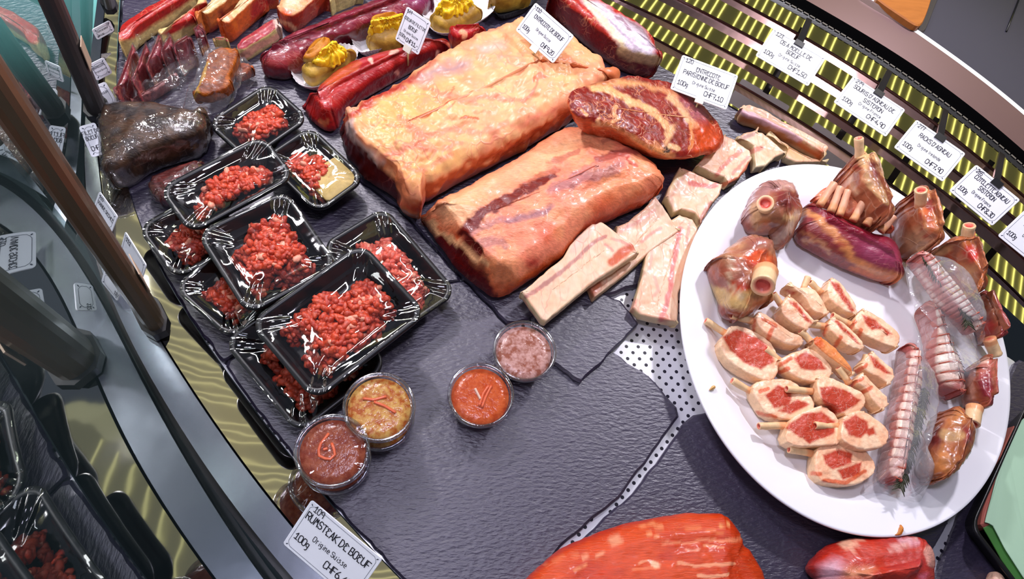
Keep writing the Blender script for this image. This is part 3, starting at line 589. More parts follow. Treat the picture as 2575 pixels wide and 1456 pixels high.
o = piece('rump_roast', m_rump, 'N3 60,790 130,722 250,600 400,480 600,390 800,300 1000,240 1250,190 1500,160 1700,148 1850,155 1950,260 2010,350 2000,392 2100,490 2200,700 2280,950 2200,1250 1000,1350 100,1250 20,950',
      .052, ((222, 82, 42), (206, 66, 34), 30), side=((196, 54, 36), .4, .2), z0=-.001, R=.034, dome=.010, n=220, ncap=34, noise=((.0016, 30, 3), (.0006, 110, 3)), vein=.25, jit=(6, 70), marks=[
      L('N3 580,545 700,520 800,500', (252, 170, 130), 5, .8), L('N3 300,600 420,540 560,500', (240, 130, 90), 6, .6), L('N3 1100,290 1200,270 1300,275', (250, 160, 110), 6, .7), L('N3 1150,350 1250,345', (252, 170, 120), 5, .8), L('N3 1300,405 1420,410 1560,400 1750,390 1990,372', (246, 150, 110), 5, .8, dp=-.001), L('N3 1420,590 1560,610 1700,600 1900,590', (252, 170, 130), 5, .8), L('N3 1600,690 1750,690 1850,670', (252, 180, 140), 6, .8), L('N3 1030,640 1120,625 1250,640', (246, 140, 96), 5, .6), L('N3 560,630 640,620', (250, 160, 110), 6, .7), L('N3 1230,590 1255,605', (255, 210, 170), 12, .9), L('N3 870,390 920,385', (246, 170, 130), 16, .8), L('N3 1300,520 1340,530', (200, 60, 30), 14, .8), L('N3 1780,270 1840,265', (250, 180, 120), 7, .8), L('N3 1500,470 1600,480', (250, 170, 140), 5, .7), L('N3 1110,580 1190,570', (250, 170, 130), 5, .7), L('N3 1650,440 1800,450', (250, 165, 120), 5, .7), L('N3 1500,300 1650,310 1800,330', (244, 140, 90), 5, .6)])
tag(o, 'big orange-red rump roast cut off by the bottom edge', 'meat')
o = piece('topside_roast', m_beef, 'N4 270,950 300,900 340,850 450,740 620,655 850,628 1200,632 1350,600 1550,608 1640,660 1685,730 1718,860 1705,1100 1650,1300 1300,1450 800,1430 420,1300 380,1060 320,1010',
      .056, ((204, 62, 44), (190, 60, 52), 35), side=((170, 46, 40), .4, .2), z0=-.001, R=.034, dome=.010, n=180, ncap=30, noise=((.002, 30, 3), (.0005, 120, 2)), vein=.3, jit=(6, 70), marks=[
      A('N4 460,930 560,860 650,850 710,910 720,1000 640,1080 470,1100', (222, 176, 190), .9, 16), A('N4 720,990 800,940 900,950 1030,940 1000,1010 860,1040 740,1060', (240, 170, 130), .9, 14), A('N4 1180,740 1400,690 1620,720 1690,900 1600,1000 1300,960', (176, 70, 78), .5, 40), L('N4 700,690 750,660', (240, 190, 160), 16, .8), L('N4 830,670 880,640', (236, 176, 150), 10, .8), L('N4 1220,760 1300,740 1340,690 1440,650', (246, 190, 180), 9, .85), L('N4 1580,750 1600,820 1610,890', (240, 176, 160), 12, .85), L('N4 1625,770 1650,840', (240, 176, 160), 7, .85), L('N4 780,720 800,715', (244, 190, 160), 12, .8), A('N4 1480,1020 1560,1010 1540,1060', (200, 130, 160), .8, 12), L('N4 1300,640 1400,670 1460,690', (236, 180, 190), 10, .7)])
tag(o, 'rounded red roast with a silvery membrane just below the white platter', 'meat')
# ------------------------------------------------------------------ marrow bones
def marrow(s, h, z0, label, marks=(), **kw):
    o = piece('marrow_bone', m_bone, s, h, ((248, 198, 164), (250, 212, 182), 60), side=((240, 214, 170), .45, .0), z0=z0, R=.003, dome=-.0015, n=110, ncap=14, nside=4, sm=0, bot=.003, noise=((.0007, 90, 3),), vein=.35, gain=.78, jit=(2.5, 120), zlo=.2, zhi=.9,
              marks=list(marks), **kw)
    return tag(o, label, 'bone', 'split marrow bones')
RS = (214, 110, 104)
marrow('M4 60,1216 200,1100 330,990 380,910 430,850 520,775 570,765 640,810 700,860 770,905 800,970 740,1010 640,1080 500,1170 380,1270 212,1410 190,1400 110,1290', .022, .026, 'split marrow bone lying frontmost left, beside the streaky loin', [
    L('M4 100,1230 210,1160 320,1070 430,980 520,890 600,850', (170, 96, 96), 7, .75), L('M4 640,1010 720,940 765,915', (200, 76, 30), 16, .9), A('M4 400,870 520,780 560,770 480,860 420,940 380,950', (246, 190, 180), .6, 8), A('M4 200,1400 400,1230 600,1090 760,985 770,1010 640,1090 400,1270 215,1412', (246, 226, 186), .9, 5), L('M4 80,1250 180,1390', (200, 100, 90), 7, .6), L('M4 600,900 640,940', (226, 140, 130), 5, .7), L('M4 640,860 740,900', (226, 140, 130), 5, .6)])
marrow('M4 475,1180 560,1100 640,1000 655,800 740,760 830,690 905,605 950,660 1000,740 1058,825 1000,870 860,970 760,1060 640,1160 510,1260', .020, .004, 'split marrow bone resting half beneath the frontmost one', [
    L('M4 690,820 800,760 900,690', (236, 160, 150), 6, .6), L('M4 820,880 940,800', (220, 140, 130), 6, .7), A('M4 480,1180 560,1120 590,1150 510,1250', (206, 96, 60), .8, 6), L('M4 850,980 1000,875 1050,835', (170, 90, 60), 7, .8)])
marrow('M4 748,1322 780,1220 810,1100 840,960 900,860 1000,760 1060,720 1140,745 1168,800 1155,900 1140,1000 1090,1110 1050,1200 1042,1405 1030,1412 960,1402 860,1385 790,1365', .022, .001, 'split marrow bone standing upright in the picture against the platter edge', [
    L('M4 1060,800 1040,920 1010,1060 1000,1180 970,1300 940,1370', (210, 90, 96), 9, .75), L('M4 1120,770 1100,900', (190, 96, 96), 6, .5), L('M4 890,900 870,1060', (226, 150, 140), 5, .5), L('M4 780,1250 760,1310', (226, 130, 120), 9, .5), A('M4 930,1330 1000,1340 980,1400 930,1380', (200, 110, 96), .7, 8), L('M4 900,1100 930,1180 900,1220', (236, 150, 140), 6, .5)])
marrow('M4 950,640 980,560 1020,490 1050,435 1080,430 1140,455 1240,500 1320,530 1300,600 1240,680 1170,800 1130,745 1040,720 1000,735', .022, .004, 'split marrow bone in the middle of the diagonal row, with a pink heel', [
    L('M4 1120,520 1240,540 1290,530', (220, 80, 90), 8, .7), L('M4 1000,600 1040,520 1090,470', (200, 110, 100), 8, .6), A('M4 1000,520 1050,440 1100,450 1040,520 990,620', (236, 206, 150), .8, 6), L('M4 1250,640 1180,770', (150, 60, 60), 7, .7)])
marrow('M4 1140,440 1200,370 1260,300 1335,225 1390,250 1490,320 1500,370 1460,450 1400,520 1330,560 1310,520 1240,500 1160,460', .022, .004, 'split marrow bone next to the marbled rib-eye cut', [
    L('M4 1290,470 1340,400 1440,320', (220, 90, 90), 8, .6), L('M4 1230,350 1330,270', (206, 130, 130), 7, .5), L('M4 1330,530 1430,490 1490,400', (190, 76, 40), 8, .8), L('M4 1390,460 1480,360', (180, 110, 110), 6, .6)])
marrow('M4 1390,265 1450,220 1530,195 K5 160,1150 230,1160 300,1215 425,1330 420,1365 300,1420 M4 1560,450 1500,460 1490,330', .022, .004, 'broad split marrow bone touching the top of the platter', [
    L('K5 30,1220 150,1170', (170, 110, 130), 8, .5), L('K5 130,1330 220,1290', (230, 110, 110), 9, .6), A('K5 150,1450 420,1340 425,1370 300,1430 150,1500', (246, 232, 196), .8, 5)])
marrow('K5 260,1180 340,1200 450,1260 560,1340 700,1390 790,1420 700,1456 480,1456 400,1420 425,1340', .018, .001, 'flat marrow bone under the long brown shin bone', [A('K5 300,1210 480,1290 620,1380 560,1390 420,1310', (226, 160, 90), .7, 10)])
marrow('K5 5,990 50,940 120,920 240,960 400,1060 600,1160 720,1230 795,1280 790,1310 740,1410 690,1400 560,1320 470,1260 330,1200 180,1120 60,1090 10,1060', .028, .004, 'longest marrow bone with brown meaty side, under the louvres', [
    A('K5 15,1000 100,1000 350,1110 560,1240 730,1340 735,1405 560,1320 330,1200 150,1110 20,1070', (176, 96, 52), .9, 7), L('K5 30,965 150,1010 400,1130 560,1220', (226, 180, 200), 10, .8), A('K5 700,1290 790,1290 740,1410 690,1400', (190, 90, 40), .8, 8), A('K5 120,925 240,960 500,1100 440,1120 200,990', (150, 120, 96), .7, 8), L('K5 560,1250 720,1350', (206, 96, 50), 12, .7)])
# ------------------------------------------------------------------ mince trays
m_tray = plain('tray_plastic', (13, 13, 15), .38)
m_film = film_mat('cling_film', lo=.085, hi=.6, rough=.04, bs=9, bst=.3)
def ico():
    import bmesh
    bm = bmesh.new(); bmesh.ops.create_icosphere(bm, subdivisions=2, radius=1); bm.verts.ensure_lookup_table()
    V = np.array([v.co[:] for v in bm.verts]); F = [tuple(v.index for v in f.verts) for f in bm.faces]; bm.free(); return V, F
ICV, ICF = ico()
def rrect(lx, ly, r, n=24):
    P = []
    for cx, cy, a0 in ((lx/2-r, ly/2-r, 0), (-lx/2+r, ly/2-r, 90), (-lx/2+r, -ly/2+r, 180), (lx/2-r, -ly/2+r, 270)):
        for a in np.radians(np.linspace(a0, a0+90, n)): P.append((cx+r*math.cos(a), cy+r*math.sin(a)))
    return np.array(P)
def rot_rand(rng):
    q, _ = np.linalg.qr(rng.normal(size=(3, 3))); return q
def mince_tray(label, quad, zs, heap, seed, depth=.036, c=((198, 72, 40), (172, 50, 32)), nl=420, bread=None, lump=.0044):
    rng = np.random.default_rng(seed)
    q = px2w(T(quad), np.array(zs)); O = q.mean(0)
    ux = (q[1]-q[0])+(q[2]-q[3]); lx = np.linalg.norm(ux)/2; ux /= np.linalg.norm(ux)
    vy = (q[0]-q[3])+(q[1]-q[2]); ly = np.linalg.norm(vy)/2; w = np.cross(ux, vy); w /= np.linalg.norm(w); vy = np.cross(w, ux)
    M = lambda p: O+p[:, :1]*ux+p[:, 1:2]*vy+p[:, 2:3]*w
    base = O-w*depth
    t = thing('mince_tray', label, 'meat tray', base, 'film wrapped trays of mince')
    R = .020; Ls = []
    def ring(ins, z, r, flute=0):
        p = rrect(lx-2*ins, ly-2*ins, r)
        if flute:
            s = np.r_[0, np.cumsum(np.linalg.norm(np.diff(p, axis=0), axis=1))]; c0 = p/np.linalg.norm(p, axis=1)[:, None]
            p = p-c0*(flute*(.5+.5*np.cos(s/.0042*2*np.pi)))[:, None]
        Ls.append(M(np.c_[p, np.full(len(p), z)]))
    ring(.020, -depth, .012); ring(.006, -.008, .018); ring(.003, -.007, .019); ring(0, -.005, R); ring(0, -.0015, R); ring(.0012, 0, R); ring(.005, 0, .017); ring(.0062, -.0012, .016); ring(.0066, -.004, .016, .0006); ring(.011, -depth*.55, .014, .0014); ring(.020, -depth+.002, .012, .0006); ring(.024, -depth+.0015, .01)
    V, F = rings(Ls, True, True); link('tray', V, F, m_tray, t)
    hx, hy, ax, ay, hh = heap; parts = []; cols = []; ves = []
    k = 0
    while k < nl:
        u, v = rng.uniform(-1, 1, 2)
        d2 = u*u+v*v; edge = 1+.22*math.sin(3*math.atan2(v, u)+seed)+.12*math.sin(7*math.atan2(v, u)+seed*2)
        if d2 > edge**2: continue
        px_, py_ = hx+u*ax, hy+v*ay
        if abs(px_) > .5-.022/lx or abs(py_) > .5-.022/ly: continue
        top = -depth+.004+hh*max(0.0, 1-(d2/edge**2)**1.4)*(.85+.3*rng.random())
        top = min(top, -.001-lump*.8)
        s = lump*rng.uniform(.7, 1.25); sc = np.array([s*rng.uniform(1.1, 1.9), s*rng.uniform(.75, 1.0), s*rng.uniform(.7, 1.0)])
        Vv = ICV*sc; Vv = Vv*(1+.28*vnoise(ICV*1.7+k*3.1)[:, None]); Vv[:, 1] += .35*s*np.sin(Vv[:, 0]/s*1.3)
        Vv = Vv @ rot_rand(rng).T
        z = top-(0 if k % 3 else lump*1.2)
        parts.append((M(Vv+np.array([px_*lx, py_*ly, z])), ICF))
        f = rng.random(); g = 1+.18*(rng.random()-.5)
        cc = (lin(c[0])*(1-f)+lin(c[1])*f)*g
        if rng.random() < .07: cc = lin((232, 150, 122))
        cols.append(np.repeat(cc[None], len(Vv), 0)); k += 1
    V, F = join(parts)
    link('mince', V, F, m_mince, t, np.vstack(cols), np.full(len(V), .25))
    if bread:
        bx, by, bw, bh = bread
        n = 40; p = rrect(bw*lx, bh*ly, .006, 10); p = p+.0015*np.c_[vnoise(np.c_[p*120, p[:, :1]*0]), vnoise(np.c_[p*120, p[:, :1]*0+5])]; p = p+np.array([bx*lx, by*ly])
        L2 = [M(np.c_[p, np.full(len(p), z)]) for z in (-.0075, -.0045)]; c_ = p.mean(0)
        for f in (.96, .8, .6, .4, .2): L2.append(M(np.c_[c_+(p-c_)*f, -.0035+.0008*vnoise(np.c_[(c_+(p-c_)*f)*200, p[:, :1]*0])]))
        V, F = rings(L2); cc = np.clip(fbm(V, 120, 3)*.5+.5, 0, 1)[:, None]
        o = link('flatbread', V, F, m_bread, t, lin((226, 196, 128))*cc+lin((178, 150, 70))*(1-cc), np.zeros(len(V))); o['label'] = 'pale yellow flatbread over the mince'
    # film: stretched over the rim, sagging in the middle with wrinkles raying from the corners
    Lf = []
    for f in np.linspace(1, .02, 26):
        p = rrect(lx-.001, ly-.001, R)*f; e = 1-f
        z = .0006-.0035*sst(0, .5, e)+.0009*np.sin(np.arctan2(p[:, 1]/ly, p[:, 0]/lx)*34+seed+6*e)*sst(0, .06, e)*(1-sst(.1, .55, e))
        z = z+.0016*fbm(np.c_[p*[30, 62], np.full(len(p), seed)], 1, 2)*sst(.02, .25, e)
        Lf.append(M(np.c_[p, z]))
    V, F = rings(Lf, False, True); link('film', V, F, m_film, t)
    return t
m_bread = meat_mat('flatbread', .6, 40, (160, 120, 60), .04, 160, .12, .4, coat=0)
mince_tray('black mince tray topmost in the group, next to the dark wrapped block', 'M1 615,395 1135,40 1365,425 835,770', (.040,)*4, (.06, -.04, .40, .38, .030), 1)
mince_tray('mince tray covered with a pale yellow flatbread beside the biggest loin', 'M1 1050,690 1455,425 1860,905 1440,1215', (.040,)*4, (-.02, .02, .42, .40, .026), 2, bread=(.1, -.22, .66, .44))
mince_tray('mince tray wedged low beside the front rail, mostly hidden by the one above', 'F 355,575 500,470 640,600 428,700', (.036,)*4, (.02, 0, .38, .38, .028), 5, nl=330, lump=.0042)
mince_tray('mince tray by the front rail under the square one', 'F 437,728 570,600 720,745 575,850', (.036,)*4, (-.06, -.04, .34, .36, .028), 6, nl=330, lump=.0042)
mince_tray('mince tray with a blue-lit rim touching the streaky loin', 'M2 1050,320 1480,50 1965,560 1600,800', (.038,)*4, (.06, .02, .40, .40, .027), 7, c=((212, 100, 78), (196, 76, 62)))
mince_tray('lowest mince tray, in shade under the big front tray', 'M2 530,855 1050,480 1540,1010 945,1450', (.036,)*4, (-.06, -.05, .36, .36, .026), 9)
mince_tray('tilted narrow mince tray lying over the topmost and left ones', 'M1 250,945 1105,480 1225,915 320,1375', (.078, .078, .075, .075), (.02, -.08, .42, .38, .031), 3, nl=480)
mince_tray('square mince tray in the middle of the group, on top of three others', 'M2 395,185 925,-75 1190,425 605,735', (.076,)*4, (.08, .02, .42, .40, .031), 4, nl=480)
mince_tray('largest mince tray at the front of the group, with bright film glare', 'M2 700,730 1350,260 1770,695 1030,1260', (.083, .087, .087, .083), (.02, -.02, .42, .41, .033), 8, nl=620)
# ------------------------------------------------------------------ sauce pots
m_cup = film_mat('clear_cup', lo=.06, hi=.6, rough=.04, bs=90, bst=.05)
m_lid = film_mat('clear_lid', lo=.05, hi=.5, rough=.03, bs=60, bst=.12)
m_rim = film_mat('lid_rim', (.9, .9, .95), .16, .75, .08, 60, .1)
m_sauce = {}
def sauce_mat(k, c0, c1):
    m, nt, b = nodes('sauce_'+k); t, mp = bump(nt, b, 170, .5, .002, 4)
    r = N(nt, 'ShaderNodeValToRGB'); nt.links.new(t.outputs[0], r.inputs[0]); r.color_ramp.elements[0].position = .38; r.color_ramp.elements[1].position = .62
    r.color_ramp.elements[0].color = (*lin(c0), 1); r.color_ramp.elements[1].color = (*lin(c1), 1); nt.links.new(r.outputs[0], b.inputs['Base Color']); b.inputs['Roughness'].default_value = .2; return m
m_sauce = [sauce_mat('pale', (150, 86, 66), (206, 160, 150)), sauce_mat('orange', (186, 70, 20), (206, 96, 44)), sauce_mat('amber', (170, 84, 24), (206, 160, 84)), sauce_mat('brown', (126, 50, 30), (150, 78, 50))]
m_bit = [plain('pepper_strip', (224, 106, 66), .3), plain('onion_strip', (226, 190, 170), .35)]
def lathe(c, prof, n=64, cap0=True, cap1=True, flute=0, nf=48):
    a = np.linspace(0, 2*np.pi, n, endpoint=False); Ls = []
    for r, z in prof:
        rr = r+flute*np.cos(a*nf); Ls.append(np.c_[c[0]+rr*np.cos(a), c[1]+rr*np.sin(a), np.full(n, c[2]+z)])
    return rings(Ls, cap0, cap1)
def pot(label, px_, ztop, zb, R, k, bits):
    c = px2w(T('F '+px_), ztop)[0]; c[2] = zb; h = ztop-zb
    t = thing('sauce_pot', label, 'sauce pot', c, 'lidded sauce pots')
    V, F = lathe(c, [(R*.72, 0), (R*.74, .001), (R*.9, h-.007), (R*.97, h-.006)], 96, True, False, .0004, 48); link('cup', V, F, m_cup, t)
    V, F = lathe(c, [(R*.70, .0015), (R*.87, h-.0095), (R*.86, h-.0085), (R*.6, h-.008), (R*.3, h-.0078)], 64); link('sauce', V, F, m_sauce[k], t)
    V, F = lathe(c, [(R*.985, -.007+h), (R*1.0, -.006+h), (R*1.0, h-.002), (R*.985, h), (R*.93, h), (R*.90, h-.001), (R*.88, h-.004), (R*.905, h-.004), (R*.95, h-.003), (R*.97, h-.007)], 96, False, False)
    F += [((9*96)+i, (9*96)+(i+1) % 96, (i+1) % 96, i) for i in range(96)]
    lid = link('lid', V, F, m_rim, t)
    a = np.linspace(0, 2*np.pi, 96, endpoint=False); V, F = rings([np.c_[c[0]+r*np.cos(a), c[1]+r*np.sin(a), c[2]+np.full(96, h-.0045)+.0006*fbm(np.c_[r*np.cos(a), r*np.sin(a), a*0+k], 60, 2)] for r in R*np.linspace(.885, .03, 14)], False, True)
    link('lid_window', V, F, m_lid, lid) if False else link('lid_window', V, F, m_lid, t)
    for i, (s, m) in enumerate(bits):
        p = px2w(T(s), c[2]+h-.0075); V, F = tube(resample(p, 10, False), .0016, 8); link('strip', V, F, m_bit[m], t)
RC = .0385
for lb_, p, zt, zb, k, bits in [('pale reddish sauce pot at the right, against the small slate tile', '1320,880', .040, 0, 0, []),
        ('single orange sauce pot standing in the middle of the slate', '1210,991', .040, 0, 1, [('N1 1490,800 1520,720 1560,640', 0), ('N1 1470,790 1500,700 1540,640', 0), ('N1 1440,660 1480,740', 1)]),
        ('lower amber sauce pot, bottom of its stack beside the big tray', '955,1046', .039, 0, 2, []), ('lower brown sauce pot, bottom of the stack beside the front rail', '842,1152', .039, 0, 3, [])]:
    pot(lb_, p, zt, zb, RC, k, bits)
for lb_, lowp, k, bits in [('glaring amber sauce pot on top of the stack beside the big tray', '955,1046', 2, [('N1 620,735 700,745 790,720', 0), ('N1 700,760 780,790 860,840', 0)]),
        ('brown sauce pot on top of the stack beside the front rail', '842,1152', 3, [('N1 370,990 300,1080 290,1150 370,1190 420,1140 390,1060', 0), ('N1 330,1110 360,1100', 0)])]:
    w = px2w(T('F '+lowp), .039)[0]; p = w2px(np.array([[w[0], w[1], .0785]]))[0]
    pot(lb_, '%f,%f' % tuple(p), .0785, .0392, RC, k, bits)
# ------------------------------------------------------------------ white platter
m_china = plain('white_china', (240, 240, 246), .12, 0, .3)
ell = np.array([(2125.4+497.6*math.cos(a)*-.51544+381.6*math.sin(a)*-.85693, 882.05+497.6*math.cos(a)*-.85693+381.6*math.sin(a)*.51544) for a in np.linspace(0, 2*np.pi, 200, endpoint=False)])
ZP = .040
pr = px2w(ell, ZP); pc = pr.mean(0)
if np.cross(pr[1]-pr[0], pr[2]-pr[1])[2] < 0: pr = pr[::-1]
pl = thing('platter', 'large white oval platter holding the lamb cuts', 'platter', (pc[0], pc[1], 0))
def pring(f, z): q = pc+(pr-pc)*f; q[:, 2] = z; return q
V, F = rings([pring(.62, .0035), pring(.66, .002), pring(.70, .004), pring(.80, .020), pring(.985, ZP-.006), pring(.997, ZP-.004), pring(1.0, ZP-.001), pring(.996, ZP+.001), pring(.985, ZP), pring(.86, ZP-.006), pring(.80, ZP-.012), pring(.765, ZP-.019), pring(.72, ZP-.022), pring(.4, ZP-.022)])
link('dish', V, F, m_china, pl)
ZW = ZP-.0215
# ------------------------------------------------------------------ lamb shanks
def bone_tube(p0, z0, p1, z1, r, parent, name='bone', hollow=True):
    a, b_ = px2w(T(p0), z0)[0], px2w(T(p1), z1)[0]; n = 9; pts = np.array([a+(b_-a)*t for t in np.linspace(0, 1, n)])
    rr = .86*r*(1+.12*np.linspace(1, 0, n)**2+.08*np.linspace(0, 1, n)**4)
    ax = (b_-a)/np.linalg.norm(b_-a)
    V0, F0 = tube(pts, rr, 20, False); L_ = [V0[i*20:(i+1)*20] for i in range(n)]; c = L_[-1].mean(0)
    for f, d in ((.93, .0006), (.62, .0006), (.55, -.004), (.3, -.005)): L_.append(c+(L_[n-1]-c)*f+ax*d)
    V, F = rings(L_)
    V = V+vnormals(V, F)*(.0006*fbm(V, 150, 2))[:, None]
    C = np.tile(lin((234, 196, 148) if name != 'rib' else (226, 166, 132)), (len(V), 1)); C[(n+1)*20:] = lin((226, 130, 104)); C[(n+2)*20:] = lin((206, 84, 70)); C[:3*20] = lin((228, 160, 110))
    return link(name, V, F, m_bone, parent, C, np.full(len(V), .12))
def shank(label, s, h, z0, base, marks, bone, **kw):
    c = ctr(s, z0); t = thing('lamb_shank', label, 'lamb shank', (c[0], c[1], z0), 'lamb shanks on the white platter')
    a = dict(R=.03, dome=.010, n=130, ncap=22, noise=((.0030, 34, 3), (.0008, 120, 3)), vein=.3, jit=(7, 60)); a.update(kw)
    piece('meat', m_lamb, s, h, base, kw.pop('side', None) if False else ((164, 96, 70), .3, .4), marks, parent=t, z0=z0, **a)
    bone_tube(*bone, parent=t); return t
LB = ((176, 108, 86), (204, 152, 112), 55)
MU, FA, RD, SV = (122, 42, 44), (228, 190, 140), (206, 72, 44), (190, 150, 150)
shank('lamb shank lying at the upper left of the platter, cut bone facing up', 'M5 443,510 475,400 540,290 620,210 715,178 820,183 880,240 908,330 897,420 850,520 825,600 760,670 715,693 690,600 600,600 500,592 458,545', .060, ZW, LB, [
    A('M5 690,270 760,250 850,280 880,360 850,430 750,400 700,370', MU, .9, 8), A('M5 560,470 700,420 820,440 830,520 740,560 640,560', (140, 92, 62), .7, 12), A('M5 560,500 640,490 680,540 600,570', (206, 120, 70), .7, 10), A('M5 650,500 700,500 700,545 660,540', (120, 50, 36), .9, 5), L('M5 480,420 560,330 640,240 740,200 850,215', SV, 26, .6), A('M5 445,510 470,480 520,560 500,592', (140, 50, 40), .8, 8), L('M5 700,640 800,540 850,450', (214, 190, 170), 14, .7), L('M5 760,460 840,480', FA, 9, .7), L('M5 540,400 560,520', FA, 16, .5)], ('M5 640,420', .055, 'M5 628,368', .085, .0122))
shank('lamb shank at the left rim of the platter, white marrow bone pointing down', 'M5 207,810 262,755 380,700 480,608 580,577 690,592 716,650 720,800 712,950 680,1040 640,1090 580,1105 420,1210 350,1207 300,1170 280,1070 240,980 212,880', .066, ZW+.004, LB, [
    A('M5 215,820 330,770 380,860 330,960 250,950', (160, 78, 62), .8, 14), A('M5 480,620 600,585 690,620 690,690 560,690 490,680', (150, 84, 78), .8, 12), A('M5 490,740 560,690 650,680 690,740 690,840 560,860 500,800', RD, .9, 8), A('M5 540,740 640,700 670,780 600,830', (216, 104, 66), .8, 10), A('M5 400,900 440,900 530,960 520,1000 440,1000', RD, .9, 6), A('M5 380,850 500,860 560,930 540,1010 470,980', (120, 40, 40), .6, 10), L('M5 270,1000 400,1060 540,1050 660,1000', (230, 194, 130), 30, .8), L('M5 400,780 370,860 410,940 470,1020', (206, 180, 150), 8, .7), A('M5 290,1100 420,1150 420,1210 350,1207 300,1170', (150, 50, 40), .8, 8), A('M5 500,1050 640,1010 690,1030 620,1100 540,1130', (190, 70, 46), .7, 10)], ('M5 632,850', .098, 'M5 612,948', .112, .0155))
shank('tall lamb shank standing at the top of the platter with its bone upright', 'M6 352,305 400,200 450,172 500,185 560,165 592,200 597,280 612,370 632,490 600,570 480,580 420,480 370,400', .085, ZP-.012, ((214, 164, 118), (226, 180, 130), 45), [
    A('M6 440,180 490,178 500,215 450,215', (150, 60, 50), .9, 4), A('M6 530,172 590,175 595,270 600,330 560,280 530,220', (130, 50, 56), .9, 8), L('M6 380,380 420,280 440,220', (236, 150, 90), 10, .6), L('M6 500,230 520,320 560,420', (196, 120, 90), 8, .6), L('M6 430,260 450,350', (240, 206, 170), 12, .7), A('M6 355,300 410,200 440,200 400,300', (190, 100, 70), .7, 8)], ('M6 492,200', .095, 'M6 484,42', .125, .0068), R=.04, zlo=.25)
shank('lamb shank on the upper right rim, round bone end facing the camera', 'M6 688,500 720,420 770,372 840,345 880,360 930,392 938,470 922,560 937,640 900,692 820,735 730,690 700,620', .080, ZP-.012, ((190, 104, 64), (206, 140, 96), 45), [
    A('M6 770,380 815,372 830,430 790,440', (140, 60, 56), .9, 5), A('M6 865,390 925,388 936,450 890,470', (146, 50, 50), .9, 5), L('M6 800,420 790,520 770,600', (150, 76, 44), 10, .6), L('M6 880,460 910,560 900,620', (206, 90, 50), 10, .6), A('M6 740,590 860,560 930,630 830,720 740,680', (216, 180, 140), .7, 16), L('M6 840,480 860,570 880,620', (150, 40, 40), 3, .7)], ('M6 842,440', .095, 'M6 845,342', .120, .0085), R=.035, zlo=.25)
shank('lamb shank at the right rim with a smooth slanting bone', 'M6 898,705 960,668 1040,648 1075,608 1110,600 1150,640 1192,690 1192,780 1172,860 1132,970 1090,1000 1020,905 960,800', .075, ZP-.010, ((206, 118, 72), (216, 150, 104), 45), [
    A('M6 1095,680 1150,665 1185,700 1180,740 1130,755 1095,720', (196, 60, 54), .95, 5), A('M6 1160,640 1192,690 1190,760 1180,690', (130, 40, 46), .9, 5), L('M6 1000,690 1040,800 1090,900', (206, 80, 40), 12, .6), L('M6 920,710 1000,680', (226, 180, 130), 14, .7), A('M6 1060,800 1170,790 1130,960 1090,980', (230, 180, 130), .6, 14)], ('M6 1092,690', .080, 'M6 1125,548', .112, .0085), R=.035, zlo=.25)
shank('thin dark lamb shank hanging over the right rim, pale bone end lowest', 'M6 1105,1005 1150,962 1200,955 1230,1010 1250,1060 1284,1120 1284,1200 1240,1232 1190,1195 1150,1100', .045, ZP-.004, ((150, 56, 56), (170, 80, 72), 45), [A('M6 1195,1110 1250,1080 1280,1130 1275,1190 1220,1210', (180, 60, 56), .9, 6), L('M6 1120,990 1170,970 1200,970', (214, 160, 140), 12, .7), A('M6 1150,1050 1250,1050 1250,1090 1180,1110', (120, 40, 50), .7, 8)], ('M6 1240,1205', .070, 'M6 1280,1298', .060, .0085), R=.022)
shank('lamb shank partly under the vacuum bag at the right rim', 'M8 800,330 860,270 930,225 972,222 992,300 995,390 962,470 905,520 840,500 810,420', .048, ZP-.008, ((160, 66, 64), (190, 110, 96), 45), [A('M8 890,340 980,300 985,400 930,470', (134, 34, 50), .9, 8), L('M8 880,260 960,230', (230, 190, 170), 9, .7), L('M8 870,330 860,440', (226, 170, 150), 10, .7)], ('M8 890,500', .060, 'M8 872,590', .062, .0105), R=.022)
shank('rounded lamb shank at the lower right of the platter', 'M8 548,835 568,750 600,640 660,560 740,510 800,515 870,600 887,660 872,740 820,812 740,880 650,928 580,912', .062, ZW+.006, ((176, 104, 66), (196, 130, 84), 45), [
    A('M8 620,640 690,600 730,620 700,700 640,720', MU, .85, 8), A('M8 820,600 880,620 880,690 830,700', (140, 50, 60), .9, 8), L('M8 720,640 760,660 800,650', (206, 170, 120), 16, .7), A('M8 600,790 760,760 720,880 620,910', (206, 130, 70), .6, 16), L('M8 580,760 640,880', (120, 60, 40), 7, .6), A('M8 740,740 800,770 760,800', (120, 50, 40), .8, 5), L('M8 560,800 570,880', (230, 180, 120), 9, .7)], ('M8 812,700', .058, 'M8 795,722', .078, .0105))
